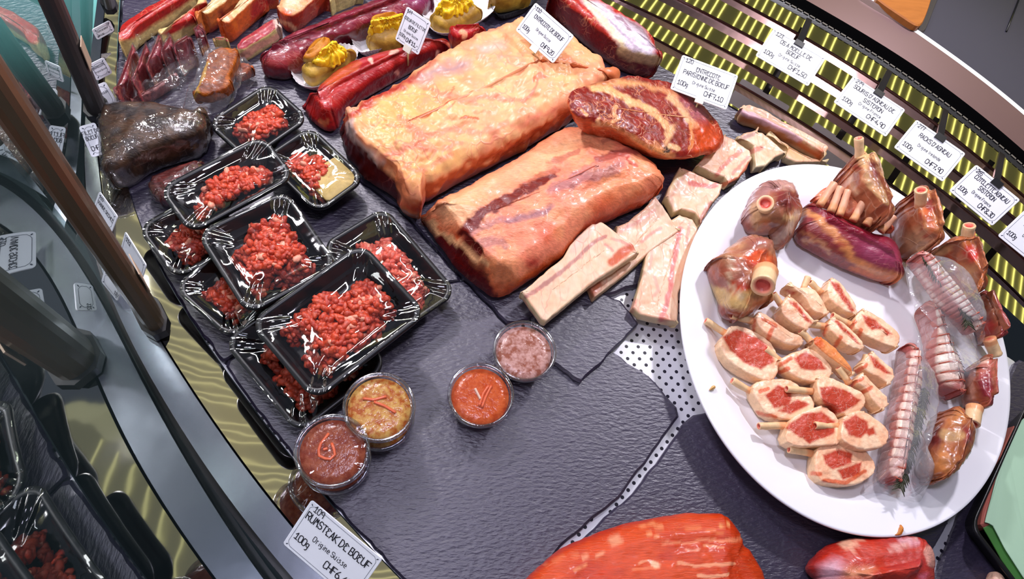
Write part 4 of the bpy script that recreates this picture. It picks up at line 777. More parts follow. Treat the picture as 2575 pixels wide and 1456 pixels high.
# ------------------------------------------------------------------ rack of lamb
c = ctr('M5 1200,660', ZW); rk = thing('rack_of_lamb', 'rack of lamb with six short ribs beside the tall standing shank', 'rack of lamb', (c[0], c[1], ZW))
piece('loin', m_fillet, 'M5 812,605 850,520 880,420 925,370 1010,385 1200,478 1350,550 1500,590 1560,640 1620,750 1607,880 1520,942 1400,925 1200,852 1000,755 850,672', .050, ((150, 52, 72), (140, 44, 56), 40), ((140, 56, 50), .3, .2), [
    L('M5 900,420 1020,500 1140,600 1220,720 1300,800 1450,860 1590,890', (236, 160, 104), 15, .95), A('M5 830,560 900,470 1050,540 1150,660 1210,790 1100,780 950,710 840,650', (142, 62, 60), .9, 14), A('M5 940,390 1100,450 1350,560 1520,610 1560,680 1300,620 1100,520', (136, 24, 44), .9, 10), A('M5 1250,600 1550,680 1600,860 1450,840 1300,760', (158, 76, 106), .6, 20), L('M5 900,630 1000,650 1080,700', (216, 160, 120), 8, .7), L('M5 880,560 980,610', (206, 140, 104), 7, .7), L('M5 1240,830 1400,890 1560,910', (226, 130, 84), 10, .8), L('M5 1150,600 1190,680', (180, 60, 60), 6, .6)], parent=rk, z0=ZW, R=.024, dome=.008, n=150, ncap=22, noise=((.0014, 40, 3), (.0005, 170, 2)), vein=.25)
piece('rib_flap', m_chop, 'M5 930,375 985,300 1060,250 1120,250 1220,290 1330,380 1430,430 1500,470 1530,590 1350,555 1180,485 1010,400', .020, ((232, 150, 116), (214, 96, 70), 70), None, [L('M5 960,380 1150,470 1350,545 1520,590', (232, 110, 70), 10, .8)], parent=rk, z0=ZW+.030, R=.006, n=110, ncap=12, noise=((.002, 60, 3),), vein=.3)
for i, (a, b_) in enumerate([('1010,385', '1112,228'), ('1090,430', '1155,258'), ('1150,455', '1208,282'), ('1245,490', '1325,352'), ('1340,520', '1415,402'), ('1440,565', '1530,460')]):
    bone_tube('M5 '+a, ZW+.052, 'M5 '+b_, ZW+.062, .0058, rk, 'rib')
# ------------------------------------------------------------------ lamb chops
def grow(s, f, ref=None):
    p = T(s); c = (p if ref is None else ref).mean(0) if ref is None else p.mean(0); return c+(p-c)*f
def chop(label, body, eyes, bone, z, h=.027, fat=(), orange=False, zb=None):
    body = grow(body, 1.12); eyes = [grow(e, 1.12, body) for e in eyes]
    c = px2w(body.mean(0), z)[0]; t = thing('lamb_chop', label, 'lamb chop', (c[0], c[1], z), 'lamb chops on the white platter')
    mk = []
    for e in eyes: mk.append(A(e, (188, 72, 54), 1, 3, vn=.5))
    mk += [L(f, (214, 84, 44), 7, .8) for f in fat]
    base = ((252, 214, 180), (246, 188, 152), 80) if not orange else ((232, 150, 96), (214, 96, 50), 60)
    piece('meat', m_chop, body, h, base, ((246, 206, 166), .4, .05), mk, jit=(2.5, 110), vein=.08, parent=t, z0=z, R=.0022, dome=.0012, n=110, ncap=18, nside=4, sm=1, bot=.003, noise=((.0009, 80, 3),), gain=1.0)
    b = bone.split(); bone_tube(b[0]+' '+b[1], z+h*.55, b[0]+' '+b[2], z+h*.75 if zb is None else zb, .0048, t)
    return t
D3 = .017
chop('lamb chop with the longest clean bone pointing to the left rim', 'M7 300,305 372,208 400,165 490,150 620,210 720,290 747,400 730,480 660,565 580,545 450,485 345,400', ['M7 372,212 480,160 620,220 715,300 728,390 640,435 540,400 440,320'], 'M7 400,190 228,80', ZW)
chop('lamb chop under the left shank, white bone to the left', 'M7 568,125 600,58 660,40 760,110 860,180 942,220 905,290 820,302 720,270 600,195', [], 'M7 600,90 425,42', ZW+D3*.6, fat=['M7 590,80 590,180', 'M7 740,130 690,240', 'M7 660,60 760,120'])
chop('lamb chop standing with its bone up, second from the top left', 'M5 698,1150 740,1085 780,1040 830,1065 900,1145 960,1215 912,1232 870,1292 780,1262 700,1195', ['M5 800,1060 850,1075 900,1140 960,1210 920,1200 850,1120'], 'M5 745,1090 688,1005', ZW+D3)
chop('topmost lamb chop with a vertical bone', 'M5 757,960 830,985 950,978 1000,1050 1047,1130 1000,1182 900,1165 850,1065 780,1022', ['M5 760,970 850,990 820,1010', 'M5 850,1070 880,1080 960,1190 910,1170'], 'M5 890,990 928,890', ZW+D3)
chop('top right lamb chop with broad cream fat side', 'M5 1005,1060 1040,950 1090,918 1150,950 1200,1030 1255,1112 1210,1185 1100,1150', ['M5 1085,920 1150,950 1250,1110 1230,1120 1140,1010'], 'M5 1020,1000 945,925', ZW+D3)
chop('lamb chop in the middle of the pile with a short pale bone to the left', 'M5 1018,1290 1060,1210 1120,1195 1240,1290 1297,1370 1250,1425 1150,1412 1090,1362', ['M5 1110,1190 1150,1200 1290,1350 1260,1340 1180,1270'], 'M5 1050,1235 905,1215', ZW+D3, fat=['M5 1160,1310 1110,1390', 'M5 1060,1230 1040,1290'])
chop('rightmost lamb chop, red eye next to the bagged roast', 'M5 1195,1280 1240,1190 1310,1135 1400,1180 1520,1270 1545,1320 1500,1412 1400,1392 1290,1342', ['M5 1320,1160 1400,1190 1450,1250 1380,1260 1330,1210', 'M5 1440,1230 1520,1290 1480,1300'], 'M5 1230,1225 1102,1158', ZW+D3, fat=['M5 1260,1200 1210,1270', 'M5 1300,1260 1270,1330'])
chop('orange meaty lamb chop lying across the centre of the pile', 'M7 985,290 1080,222 1160,270 1250,360 1330,470 1270,520 1200,465 1080,382', [], 'M7 1040,250 950,160', ZW+D3, orange=True)
chop('lamb chop with a thick crescent of fat, left of the orange one', 'M7 745,420 820,380 940,330 1000,305 1100,380 1170,470 1100,540 980,572 880,552 785,490', ['M7 915,370 1000,325 1080,375 1135,445 1060,455 960,440'], 'M7 800,395 685,295', ZW+D3*.4, fat=['M7 790,420 880,370', 'M7 780,480 860,440'])
chop('flat lamb chop with two muscles at the left of the pile', 'M7 545,655 580,590 700,558 830,555 920,600 1015,700 1000,765 900,822 780,852 650,822 595,750', ['M7 695,650 790,578 870,630 880,680 850,730 750,742', 'M7 790,770 930,680 1005,720 880,790'], 'M7 580,625 430,538', ZW, fat=['M7 620,780 760,820', 'M7 640,620 700,600'])
chop('lamb chop with a flat white bone in the lower middle', 'M7 1025,645 1040,540 1150,530 1290,590 1402,660 1405,720 1330,795 1200,825 1155,760 1060,725', ['M7 1110,600 1200,590 1300,620 1395,690 1330,740 1200,790 1130,710'], 'M7 1040,620 845,600', ZW+D3*.7)
chop('lamb chop with an upright bone at the right edge of the pile', 'M7 1350,460 1400,400 1475,335 1545,400 1645,480 1560,605 1470,545 1385,500', ['M7 1470,340 1550,400 1640,480 1600,480 1520,430'], 'M7 1430,440 1455,345', ZW+D3*.8, fat=['M7 1370,470 1450,420'])
chop('lamb chop standing on edge, right of the flat white bone', 'M7 1305,590 1340,540 1410,500 1500,590 1605,690 1500,795 1420,720 1385,640', [], 'M7 1320,560 1240,440', ZW+D3, fat=['M7 1320,580 1420,520', 'M7 1390,640 1490,590'])
chop('lamb chop above the lowest one, with a large round pink face', 'M7 785,1015 820,900 880,830 1000,785 1100,755 1200,830 1215,940 1190,1035 1050,1045 865,1055', ['M7 850,895 980,805 1100,780 1190,850 1190,930 1020,1000 900,930'], 'M7 840,880 632,885', ZW+D3*.3)
chop('lamb chop with a round red eye and white crescent, lower right', 'M7 1198,960 1230,840 1350,800 1430,798 1540,880 1592,950 1550,1035 1400,1078 1280,1062 1208,1015', ['M7 1285,850 1370,808 1450,860 1455,930 1400,960 1320,940', 'M7 1440,920 1500,890 1515,940 1470,960'], 'M7 1230,885 1062,880', ZW+D3*.8)
chop('lowest lamb chop of the pile, marbled eye and striped fat', 'M7 1010,1185 1040,1080 1180,1045 1380,1058 1460,1150 1485,1222 1400,1300 1280,1342 1130,1335 1028,1300', ['M7 1135,1110 1240,1065 1335,1100 1325,1170 1200,1205 1150,1170', 'M7 1240,1220 1340,1185 1410,1160 1390,1250 1280,1285'], 'M7 1040,1095 862,1062', ZW, fat=['M7 1130,1300 1300,1310 1440,1230', 'M7 1040,1240 1100,1250'])
# ------------------------------------------------------------------ bagged roasts
m_string = plain('net_string', (190, 90, 66), .6); m_herb = plain('rosemary', (52, 54, 34), .6)
m_bag = film_mat('vacuum_bag', lo=.06, hi=.5, rough=.08, bs=30, bst=.7, milk=.16)
def herb(path, z, parent, nl=46, ln=.010):
    p = px2w(resample(T(path), nl, False), z); rng = np.random.default_rng(3); P_ = [tube(p, .0012, 6)]
    for i in range(nl-1):
        d = p[i+1]-p[i]; d /= np.linalg.norm(d)
        for s_ in (-1, 1):
            nn = np.array([-d[1], d[0], rng.uniform(-.2, .5)])*s_; q = p[i]+(d*.9+nn*.7)*ln*rng.uniform(.7, 1.2)
            P_.append(tube(np.array([p[i], (p[i]+q)/2+[0, 0, .001], q]), [.0009, .0011, .0003], 5))
    V, F = join(P_); return link('rosemary_sprig', V, F, m_herb, parent)
def sheet(name, outline, z, parent, mat, amp=.004, fr=30, n=90, seed=0, zedge=None):
    """loose crumpled plastic around a piece: a thin closed skin with folds"""
    p = px2w(resample(smooth_closed(T(outline), 1), n), z if zedge is None else zedge); c = p.mean(0); Ls = []
    for f in np.linspace(1, .03, 22):
        q = c+(p-c)*f; e = 1-f; q[:, 2] = (z if zedge is None else zedge)+((z-zedge) if zedge is not None else 0)*sst(0, .45, e)
        q[:, 2] += amp*(np.abs(fbm(np.c_[q[:, :2], np.full(n, seed)], fr, 3))-.2)
        Ls.append(q)
    V, F = rings(Ls, False, True); return link(name, V, F, mat, parent)
def roast(label, s, h, z0, base, marks, axis, nstr, herbp, bag, bagz):
    c = ctr(s, z0); t = thing('tied_roast', label, 'tied roast', (c[0], c[1], z0), 'tied lamb roasts in vacuum bags')
    V, F = pillow(s, h, z0=z0, R=.03, dome=.004, n=140, ncap=20, noise=((.0015, 40, 3),))
    a = T(axis); am = px2w(a, z0+h)
    s_ = (V[:, :2]-am[0, :2]) @ ((am[1]-am[0])[:2]/np.linalg.norm((am[1]-am[0])[:2])**2)
    ph = (s_*nstr) % 1; gr = np.exp(-((np.minimum(ph, 1-ph))/.09)**2); V = V-vnormals(V, F)*(gr*.0022)[:, None]
    V, C, ve = paint(V, F, base, ((190, 120, 110), .2), marks, (5, 70), vein=.15)
    w = (gr*.75)[:, None]; C = C*(1-w)+lin((176, 70, 56))*w
    link('meat', V, F, m_chop, t, C, ve)
    d = am[1]-am[0]; d /= np.linalg.norm(d)
    P_ = []
    for i in range(nstr+1):                                                   # net strings wound round the piece
        m = np.abs(s_*nstr-i) < .12; m &= V[:, 2] > z0+.2*h
        if m.sum() < 12: continue
        q = V[m]; nn = np.array([-d[1], d[0]]); u = q[:, :2] @ nn; o_ = np.argsort(u); q = q[o_]; k = np.array_split(np.arange(len(q)), min(12, len(q)//2)); k = [b_ for b_ in k if len(b_)]
        pp = np.array([[q[b_, 0].mean(), q[b_, 1].mean(), q[b_, 2].max()+.0004] for b_ in k]); P_.append(tube(pp, .0006, 5))
    if P_: V2, F2 = join(P_); link('net_string', V2, F2, m_string, t)
    if herbp: herb(herbp, z0+h*.85, t)
    for i, (b_, zz) in enumerate(bag): sheet('bag', b_, zz[1], t, m_bag, .005, 34, seed=i+nstr, zedge=zz[0])
    return t
roast('long tied roast with rosemary, lowest of the bagged roasts on the platter', 'M8 468,165 510,148 560,150 592,280 592,420 562,560 530,680 500,800 470,905 420,935 350,925 338,850 370,720 390,560 420,430 450,260', .040, ZW+.004, ((246, 226, 206), (232, 190, 176), 60), [A('M8 460,150 540,150 560,190 480,200', (190, 60, 60), .8, 6), A('M8 330,960 430,890 480,900 470,960 430,1060', (140, 50, 50), .9, 6), L('M8 395,560 440,500 460,380', (226, 160, 150), 10, .5)],
      'M8 520,150 410,930', 15, 'M8 610,390 590,520 560,640 530,760 500,850 470,950', [('M8 430,140 470,110 580,130 640,380 620,560 560,760 520,930 540,1000 610,1090 480,1100 430,1062 340,980 210,1040 250,980 310,800 350,600 400,350', (ZW+.006, ZW+.050))], 0)
roast('tied roast in the middle layer with rosemary along its right side', 'M8 575,-60 620,-80 700,0 745,100 800,230 835,320 835,400 780,450 720,455 640,400 612,330 600,200 590,60', .040, ZW+.006, ((232, 218, 202), (206, 176, 160), 60), [A('M8 620,330 700,390 830,330 830,420 720,470', (160, 60, 60), .8, 12)], 'M8 620,-60 740,400', 9, 'M8 735,150 770,220 800,290', [('M8 540,-60 600,-90 740,40 850,280 880,420 930,530 860,490 720,480 640,430 600,340 560,120', (ZW+.010, ZW+.050))], 0)
roast('topmost bagged roast with pale chunks and a dark rosemary stripe', 'V4 238,860 320,785 400,788 470,840 560,950 660,1090 720,1190 785,1325 775,1385 640,1350 560,1285 440,1150 330,970', .036, ZW+.042, ((214, 176, 164), (176, 82, 82), 90), [L('V4 480,850 600,1010 700,1170 780,1320', (236, 222, 208), 20, .9), A('V4 520,1220 640,1260 720,1340 640,1350 540,1280', (170, 60, 60), .9, 8), L('V4 330,900 360,960 420,1030', (236, 220, 206), 9, .7), L('V4 420,1080 470,1150 520,1180', (236, 220, 206), 8, .7), A('V4 240,860 300,830 310,880 270,900', (190, 60, 60), .8, 6)], 'V4 300,800 760,1360', 16, 'V4 360,800 420,870 470,960 560,1050 640,1140 690,1250 712,1330', [('V4 215,870 300,770 400,760 560,900 700,1080 800,1290 850,1456 760,1490 640,1440 520,1370 380,1270 340,1180 250,1060', (ZW+.050, ZW+.084))], 0)
# scraps on the platter and the slate
def scrap(label, s, h, z0, c):
    o = piece('fat_scrap', m_chop, s, h, (c, tuple(int(v*.9) for v in c), 200), z0=z0, R=.002, dome=.001, n=40, ncap=5, noise=((.0006, 200, 2),)); return tag(o, label, 'scrap of fat')
scrap('tiny amber scrap alone on the left rim of the platter', 'M7 245,615 275,575 300,570 305,595 270,610', .003, ZP-.003, (232, 184, 120))
scrap('small orange scrap on the bottom rim of the platter', 'N4 1215,608 1270,570 1280,505 1298,485 1335,540 1305,600', .005, ZP-.0005, (226, 140, 60))
scrap('small pink scrap on the dark deck right of the platter', 'V4 978,1318 1000,1308 1012,1335 990,1352', .004, ZD, (226, 160, 160))
# ------------------------------------------------------------------ hand-lettered price tags
GL = {'A': '02 28 42|14 34', 'B': '02 08 38 37 35 05|35 44 43 32 02', 'C': '47 38 18 07 03 12 32 43', 'D': '02 08 28 46 44 22 02', 'E': '47 18 07 16 26|16 04 13 12 42', 'F': '02 08 48|05 35', 'G': '47 38 18 07 03 12 32 43 45 25', 'H': '02 08|48 42|05 45', 'I': '22 28', 'J': '48 43 32 12 03', 'K': '02 08|48 05 42', 'L': '08 02 42', 'M': '02 18 25 38 42', 'N': '02 08 42 48', 'O': '18 07 03 12 32 43 47 38 18', 'P': '02 08 38 47 46 35 05', 'Q': '18 07 03 12 32 43 47 38 18|24 42', 'R': '02 08 38 47 46 35 05|25 42', 'S': '47 38 18 07 06 15 35 44 43 32 12 03', 'T': '08 48|28 22', 'U': '08 03 12 32 43 48', 'V': '08 22 48', 'X': '08 42|48 02', 'Y': '08 25 48|25 22', "'": '18 06', '.': '12 22 23 13 12', '-': '05 35',
      '0': '18 07 03 12 32 43 47 38 18', '1': '06 28 22|02 42', '2': '07 18 38 47 46 02 42', '3': '08 48 25 35 44 43 32 12 03', '4': '38 04 44|36 32', '5': '48 08 05 35 44 43 32 02', '6': '38 05 03 12 32 43 44 35 05', '7': '08 48 22|15 35', '8': '25 07 18 38 47 25 03 12 32 43 25', '9': '45 15 06 07 18 38 47 42',
      'i': '22 25|27 27', 'r': '12 16|15 26 36', 'g': '36 16 05 04 13 33|36 31 20 10', 'n': '02 06|05 26 35 32', 'e': '04 34 35 26 16 05 03 12 32', 'u': '06 03 12 32|36 32', 's': '36 16 15 34 33 22 02', 'a': '36 16 05 03 12 32|36 32', 'c': '36 16 05 03 12 32', 'l': '28 22', 'd': '36 16 05 03 12 32|38 32', 'o': '16 05 03 12 32 43 45 36 16', 'f': '47 38 28 22|05 35'}
m_tag = plain('tag_enamel', (238, 240, 248), .25, 0, .2); m_ink = plain('ink', (14, 12, 30), .5); m_line = plain('tag_border', (60, 66, 84), .5); m_stick = plain('wooden_stick', (226, 206, 150), .5); m_clip = plain('clear_clip', (232, 230, 214), .3)
def seg_ribbon(p, q, w):
    d = q-p; L_ = np.hypot(*d)
    if L_ < 1e-9: d = np.array([w*.3, 0]); L_ = w*.3
    d = d/L_; n_ = np.array([-d[1], d[0]])*w/2; a = np.linspace(np.pi/2, 3*np.pi/2, 5); c_, s_ = np.cos(a)*w/2, np.sin(a)*w/2
    e0 = [p+d*x+np.array([-d[1], d[0]])*y for x, y in zip(c_, s_)]; e1 = [q-d*x-np.array([-d[1], d[0]])*y for x, y in zip(c_, s_)]
    return np.array(e0+e1)
def lettering(txt, x, y, h, w, asp=.72, anchor='l', rng=None):
    """marker strokes for one line: returns flat polygons in tag coordinates (metres)"""
    cw = h*asp*.78; adv = [cw*(.55 if ch in "i'l.I" else .45 if ch == ' ' else 1.08) for ch in txt]; tot = sum(adv)
    x0 = x-(tot/2 if anchor == 'c' else tot if anchor == 'r' else 0); out = []
    for ch, ad in zip(txt, adv):
        if ch in GL:
            for st in GL[ch].split('|'):
                p = np.array([(int(t[0])/4*cw*.86-(cw*.22 if ch in "i'l.I" else 0), (int(t[1])-2)/6*h) for t in st.split()]); p = p+rng.normal(0, h*.012, p.shape)+[x0, y+rng.normal(0, h*.02)]
                for a, b_ in zip(p[:-1], p[1:]): out.append(seg_ribbon(a, b_, w))
        x0 += ad
    return out
def flat(polys, fr, off):
    V, F, n = [], [], 0
    for p in polys:
        V.append(fr(np.c_[p, np.full(len(p), off)])); F.append(tuple(range(n, n+len(p)))); n += len(p)
    return np.vstack(V), F
def price_tag(label, quad, lines, zc, tilt=None, back=None, hold=None, seed=1):
    """tag from its four corners (TL TR BR BL); zc = height of lower edge; upper edge height found so that the tag keeps its 3:2 shape"""
    rng = np.random.default_rng(seed); q = T(quad); best = None
    for zt in np.linspace(zc-.002, zc+.06, 64):
        w = px2w(q, [zt, zt, zc, zc]); u = (w[1]-w[0]+w[2]-w[3])/2; v = (w[0]-w[3]+w[1]-w[2])/2
        r = np.linalg.norm(u)/np.linalg.norm(v); sk = abs(u@v)/np.linalg.norm(u)/np.linalg.norm(v); e = abs(math.log(r/1.5))+.8*sk
        if best is None or e < best[0]: best = (e, w, u, v)
    _, w, u, v = best; O = w.mean(0); lx, ly = np.linalg.norm(u), np.linalg.norm(v); ux = u/lx; vy = v-ux*(v@ux); vy /= np.linalg.norm(vy); n_ = np.cross(ux, vy)
    if n_ @ (CAMP-O) < 0: n_ = -n_
    fr = lambda p: O+p[:, :1]*ux+p[:, 1:2]*vy+p[:, 2:3]*n_
    base = O-vy*ly/2; t = thing('price_tag', label, 'price tag', base)
    o_ = rrect(lx, ly, .003, 6); V, F = rings([fr(np.c_[o_*f, np.full(len(o_), z)]) for f, z in ((.99, -.0006), (1, -.0003), (1, .0003), (.99, .0006))]); link('plate', V, F, m_tag, t, smooth=False)
    polys = []; bx, by, nt_ = lx/2-.0035, ly/2-.0035, .0045
    ring_ = [(-bx+nt_, by), (bx-nt_, by), (bx-nt_*.4, by-nt_*.4), (bx, by-nt_), (bx, -by+nt_), (bx-nt_*.4, -by+nt_*.4), (bx-nt_, -by), (-bx+nt_, -by), (-bx+nt_*.4, -by+nt_*.4), (-bx, -by+nt_), (-bx, by-nt_), (-bx+nt_*.4, by-nt_*.4), (-bx+nt_, by)]
    for a, b_ in zip(ring_[:-1], ring_[1:]): polys.append(seg_ribbon(np.array(a), np.array(b_), .0004))
    for sx in (-1, 1):
        for sy in (-1, 1): polys.append(seg_ribbon(np.array([sx*(bx+.0002), sy*(by+.0002)]), np.array([sx*(bx-.0008), sy*(by-.0008)]), .0012))
    V, F = flat(polys, fr, .0008); link('border', V, F, m_line, t, smooth=False)
    def write(lines, fr_):
        P_ = []
        for txt, x, y, h, an in lines: P_ += lettering(txt, (x-.5)*lx, (.5-y)*ly-h*ly/2, h*ly, h*ly*.125 if h > .1 else h*ly*.115, anchor=an, rng=rng)
        V, F = flat(P_, fr_, .0010); link('lettering', V, F, m_ink, t, smooth=False)
    if lines: write(lines, fr)
    if back: write(back, lambda p: O-p[:, :1]*ux+p[:, 1:2]*vy-p[:, 2:3]*n_)
    if hold == 'pick':
        V, F = box((-.006, -.0045, -.0012), (.006, .0045, .0018)); V = fr(V+[0.002, -ly/2-.001, 0]); link('clip', V, F, m_clip, t, smooth=False)
        b0 = fr(np.array([[.002, -ly/2, 0]]))[0]; V, F = tube(np.array([b0, b0+np.array([.001, -.002, -.032])]), .0013, 8); link('pick', V, F, m_stick, t)
    return t, O, ux, vy, n_, lx, ly, fr
def std(num, l1, l2, org, price, unit='100g'):
    L_ = [(num, .09, .10, .11, 'l')]
    if l2: L_ += [(l1, .52, .25, .12, 'c'), (l2, .52, .42, .12, 'c')]
    else: L_ += [(l1, .52, .30, .12, 'c')]
    L_ += [(org, .52, .62 if l2 else .56, .085, 'c'), (unit, .08, .74, .12, 'l'), (price, .90, .79, .13, 'r')]
    return L_
price_tag('price tag 110 on a pick standing in the largest beef loin', 'K4 505,25 852,310 657,560 338,258', std('110', 'ENTRECOTE DE BOEUF', '', 'Origine Suisse', 'CHF9.20'), .095, hold='pick', seed=2)
price_tag('price tag 120 on a pick in the marbled rib-eye cut', 'K4 1785,482 2282,655 2165,965 1685,770', std('120', 'ENTRECOTE', 'PARISIENNE DE BOEUF', 'Origine Suisse', 'CHF7.10'), .075, hold='pick', seed=3)
price_tag('smallest price tag, on a pick in the fillet between two potatoes', 'K3 1328,58 1542,192 1428,488 1228,338', [('147', .08, .08, .09, 'l'), ('COEUR DE FILET DE', .5, .28, .082, 'c'), ('BOEUF', .5, .45, .10, 'c'), ('Origine Suisse', .5, .61, .07, 'c'), ('100g', .1, .76, .09, 'l'), ('CHF11.-', .9, .80, .11, 'r')], .062, hold='pick', seed=4)
def rail_tag(label, quad, lines, arm, seed):
    t, O, ux, vy, n_, lx, ly, fr = price_tag(label, quad, lines, .055, seed=seed)
    a0, a1 = T(arm); w_ = .0095                                                # black arm from the ledge to the tag's top edge
    A0, A1 = px2w(a0, .036)[0], fr(np.array([[0.0, ly/2-.006, .002]]))[0]
    d = A1-A0; d /= np.linalg.norm(d); s_ = ux-d*(ux@d); s_ /= np.linalg.norm(s_); k = np.cross(s_, d)*.0015
    V = np.array([p+s_*a*w_/2*(1.0 if i == 0 else 1.15)+k*b_ for i, p in enumerate((A0, A1)) for a, b_ in ((-1, -1), (1, -1), (1, 1), (-1, 1))])
    link('arm', V, [(3, 2, 1, 0), (4, 5, 6, 7), (0, 1, 5, 4), (1, 2, 6, 5), (2, 3, 7, 6), (3, 0, 4, 7)], m_black, t, smooth=False)
    V, F = box((-.0075, ly/2-.0075, .0006), (.0075, ly/2+.002, .0034)); link('clip', fr(V), F, m_black, t, smooth=False)
rail_tag('price tag 123 on a black arm, first along the louvres', 'K5 318,242 776,500 640,762 186,490', std('123', 'OS A MOELLE DE', 'BOEUF', 'Origine Suisse', 'CHF1.50'), 'K5 640,170 520,370', 5)
rail_tag('price tag 279 on a black arm, second along the louvres', 'K5 1003,648 1457,945 1330,1207 876,905', [('279', .09, .08, .11, 'l'), ("SOURIS D'AGNEAU DE", .5, .25, .12, 'c'), ('SISTERON', .55, .44, .12, 'c'), ('Origine France', .55, .61, .085, 'c'), ('100g', .08, .74, .12, 'l'), ('CHF4.90', .90, .79, .13, 'r')], 'K5 1340,620 1260,820', 6)
rail_tag('price tag 277 on a black arm, third along the louvres', 'N5 708,422 1070,670 965,915 608,660', std('277', "RACKS D'AGNEAU", '', 'Origine Irelande', 'CHF7.90'), 'N5 955,370 885,570', 7)
rail_tag('price tag 265 on a black arm, fourth along the louvres', 'N5 1128,742 1452,1000 1345,1247 1028,985', std('265', 'COTELETTE AGNEAU', 'SISTERON', 'Origine France', 'CHF8.30'), 'N5 1365,690 1300,905', 8)
rail_tag('price tag 276 cut off by the right edge', 'N5 1493,1075 1815,1330 1708,1580 1378,1312', std('276', 'ROUELLE AGNEAU', '', 'Origine France', 'CHF5.90'), 'N5 1720,1020 1650,1240', 9)
price_tag('biggest price tag 109 leaning on the front rail at the bottom', 'K8 610,838 1172,1308 895,1630 333,1150', [('109', .09, .08, .11, 'l'), ('RUMSTEAK DE BOEUF', .5, .26, .14, 'c'), ('Origine Suisse', .5, .53, .10, 'c'), ('100g', .07, .70, .13, 'l'), ('CHF6.40', .88, .76, .14, 'r')], .022, seed=10)
BK_ = lambda a, b_, p: [(a, .5, .26, .12, 'c'), (b_, .5, .42, .12, 'c'), ('Origine Suisse', .5, .6, .085, 'c'), ('100g', .08, .76, .11, 'l'), (p, .9, .78, .12, 'r')]
price_tag('white rail tag lettered for dried meat, upper one by the bronze post', 'V5 232,218 368,400 290,484 150,280', [('110', .10, .14, .16, 'l'), ('VIANDE SECHEE', .52, .42, .17, 'c')], ZR+.001, back=BK_('VIANDE', 'SECHEE', 'CHF7.80'), seed=11)
price_tag('nearly blank white rail tag, lower one by the bronze post', 'V5 440,528 584,792 520,850 345,600', [('111', .12, .16, .17, 'l')], ZR+.001, back=BK_('TARTARE', 'DE BOEUF', 'CHF5.40'), seed=12)
price_tag('white rail tag mostly behind the bronze post', 'V5 275,800 395,955 340,1000 210,850', [('112', .75, .6, .2, 'l')], ZR, back=BK_('ARAIGNEE', 'DE BOEUF', 'CHF4.40'), seed=13)
price_tag('small white rail tag at the very top left of the rail', 'K1 825,250 978,168 975,272 818,358', [('114', .75, .1, .15, 'l'), ('COTE DE BOEUF', .5, .4, .12, 'c'), ('CHF7.90', .1, .75, .14, 'l')], ZR, back=BK_('COTE', 'DE BOEUF', 'CHF7.90'), seed=14)
price_tag('white rail tag in the middle of the upper rail beside the vacuum steaks', 'K1 815,575 980,478 905,655 790,700', [('ENTRECOTE', .5, .3, .13, 'c'), ('Origine Suisse', .5, .55, .09, 'c')], ZR, back=BK_('ENTRECOTE', 'RASSISE', 'CHF8.90'), seed=15)
price_tag('tilted white rail tag just above the dark grey post foot', 'K1 860,780 1038,713 915,905 790,960', [('Limousin', .5, .35, .12, 'c'), ('100g', .2, .7, .11, 'l')], ZR, back=BK_('LIMOUSIN', 'SUISSE', 'CHF6.90'), seed=16)
price_tag('white rail tag against the dark wrapped block', 'K1 805,1110 930,1070 840,1330 680,1372', [('FILET DE', .55, .25, .12, 'c'), ('BOEUF', .5, .42, .12, 'c'), ('CHF 14', .2, .75, .13, 'l')], ZR, back=BK_('FILET', 'DE BOEUF', 'CHF14.-'), seed=17)
# ------------------------------------------------------------------ stuffed potatoes in pleated cases
m_pot = meat_mat('potato_skin', .5, 120, (226, 206, 140), .02, 160, .18, .4, coat=.05); m_cream = meat_mat('butter_cream', .4, 60, (250, 220, 40), .03, 110, .06, .7, coat=.15)
m_paper = plain('white_paper', (238, 238, 244), .7); m_bpaper = plain('black_paper', (20, 19, 24), .6)
def case(label, s, h, mat, z0=Z1, grow=1.0):
    p = px2w(resample(smooth_closed(T(s), 2), 160), z0+h*.5); c = p.mean(0); a = np.arange(160); Ls = []
    for f, z in ((.05, .0006), (.70, .0006), (.76, .002), (.98, h*.7), (1.06, h), (1.055, h), (.97, h*.7), (.75, .003), (.05, .0015)):
        q = c+(p-c)*(f*grow*(1+(.02*(a % 4 < 2) if f > .72 else 0)))[:, None] if f > .72 else c+(p-c)*f*grow
        q[:, 2] = z0+z+(.0012*(a % 4 < 2) if z == h else 0); Ls.append(q)
    V, F = rings(Ls); return tag(link('paper_case', V, F, mat, None, smooth=False, loc=(c[0], c[1], z0)), label, 'paper case')
def potato(label, body, cream, cap, z0, zc, capz, dark=0):
    c = ctr(body, z0); t = thing('stuffed_potato', label, 'potato', (c[0], c[1], z0), 'potatoes stuffed with yellow cream')
    piece('body', m_pot, body, .034, ((196, 160, 74), (172, 134, 62), 70), None, (), z0=z0, R=.022, dome=.005, n=90, ncap=14, parent=t, vein=.1)
    if cream:
        V, F = pillow(cream, .022, z0=zc, R=.012, dome=.010, n=120, ncap=22, noise=((.0022, 110, 3), (.0012, 240, 2)))
        cc = V.mean(0); an = np.arctan2(V[:, 1]-cc[1], V[:, 0]-cc[0]); rr = np.hypot(V[:, 0]-cc[0], V[:, 1]-cc[1])
        V = V+vnormals(V, F)*(.0016*np.sin(an*9+rr*420))[:, None]
        V, C, ve = paint(V, F, ((250, 214, 34), (240, 196, 26), 150)); link('cream', V, F, m_cream, t, C*.9, ve)
    if cap: piece('lid', m_pot, cap, .014, ((210, 160, 62), (190, 118, 40), 50), ((206, 176, 96), .2), (), z0=capz, R=.006, dome=.004, n=70, ncap=10, parent=t, vein=.1)
    return t
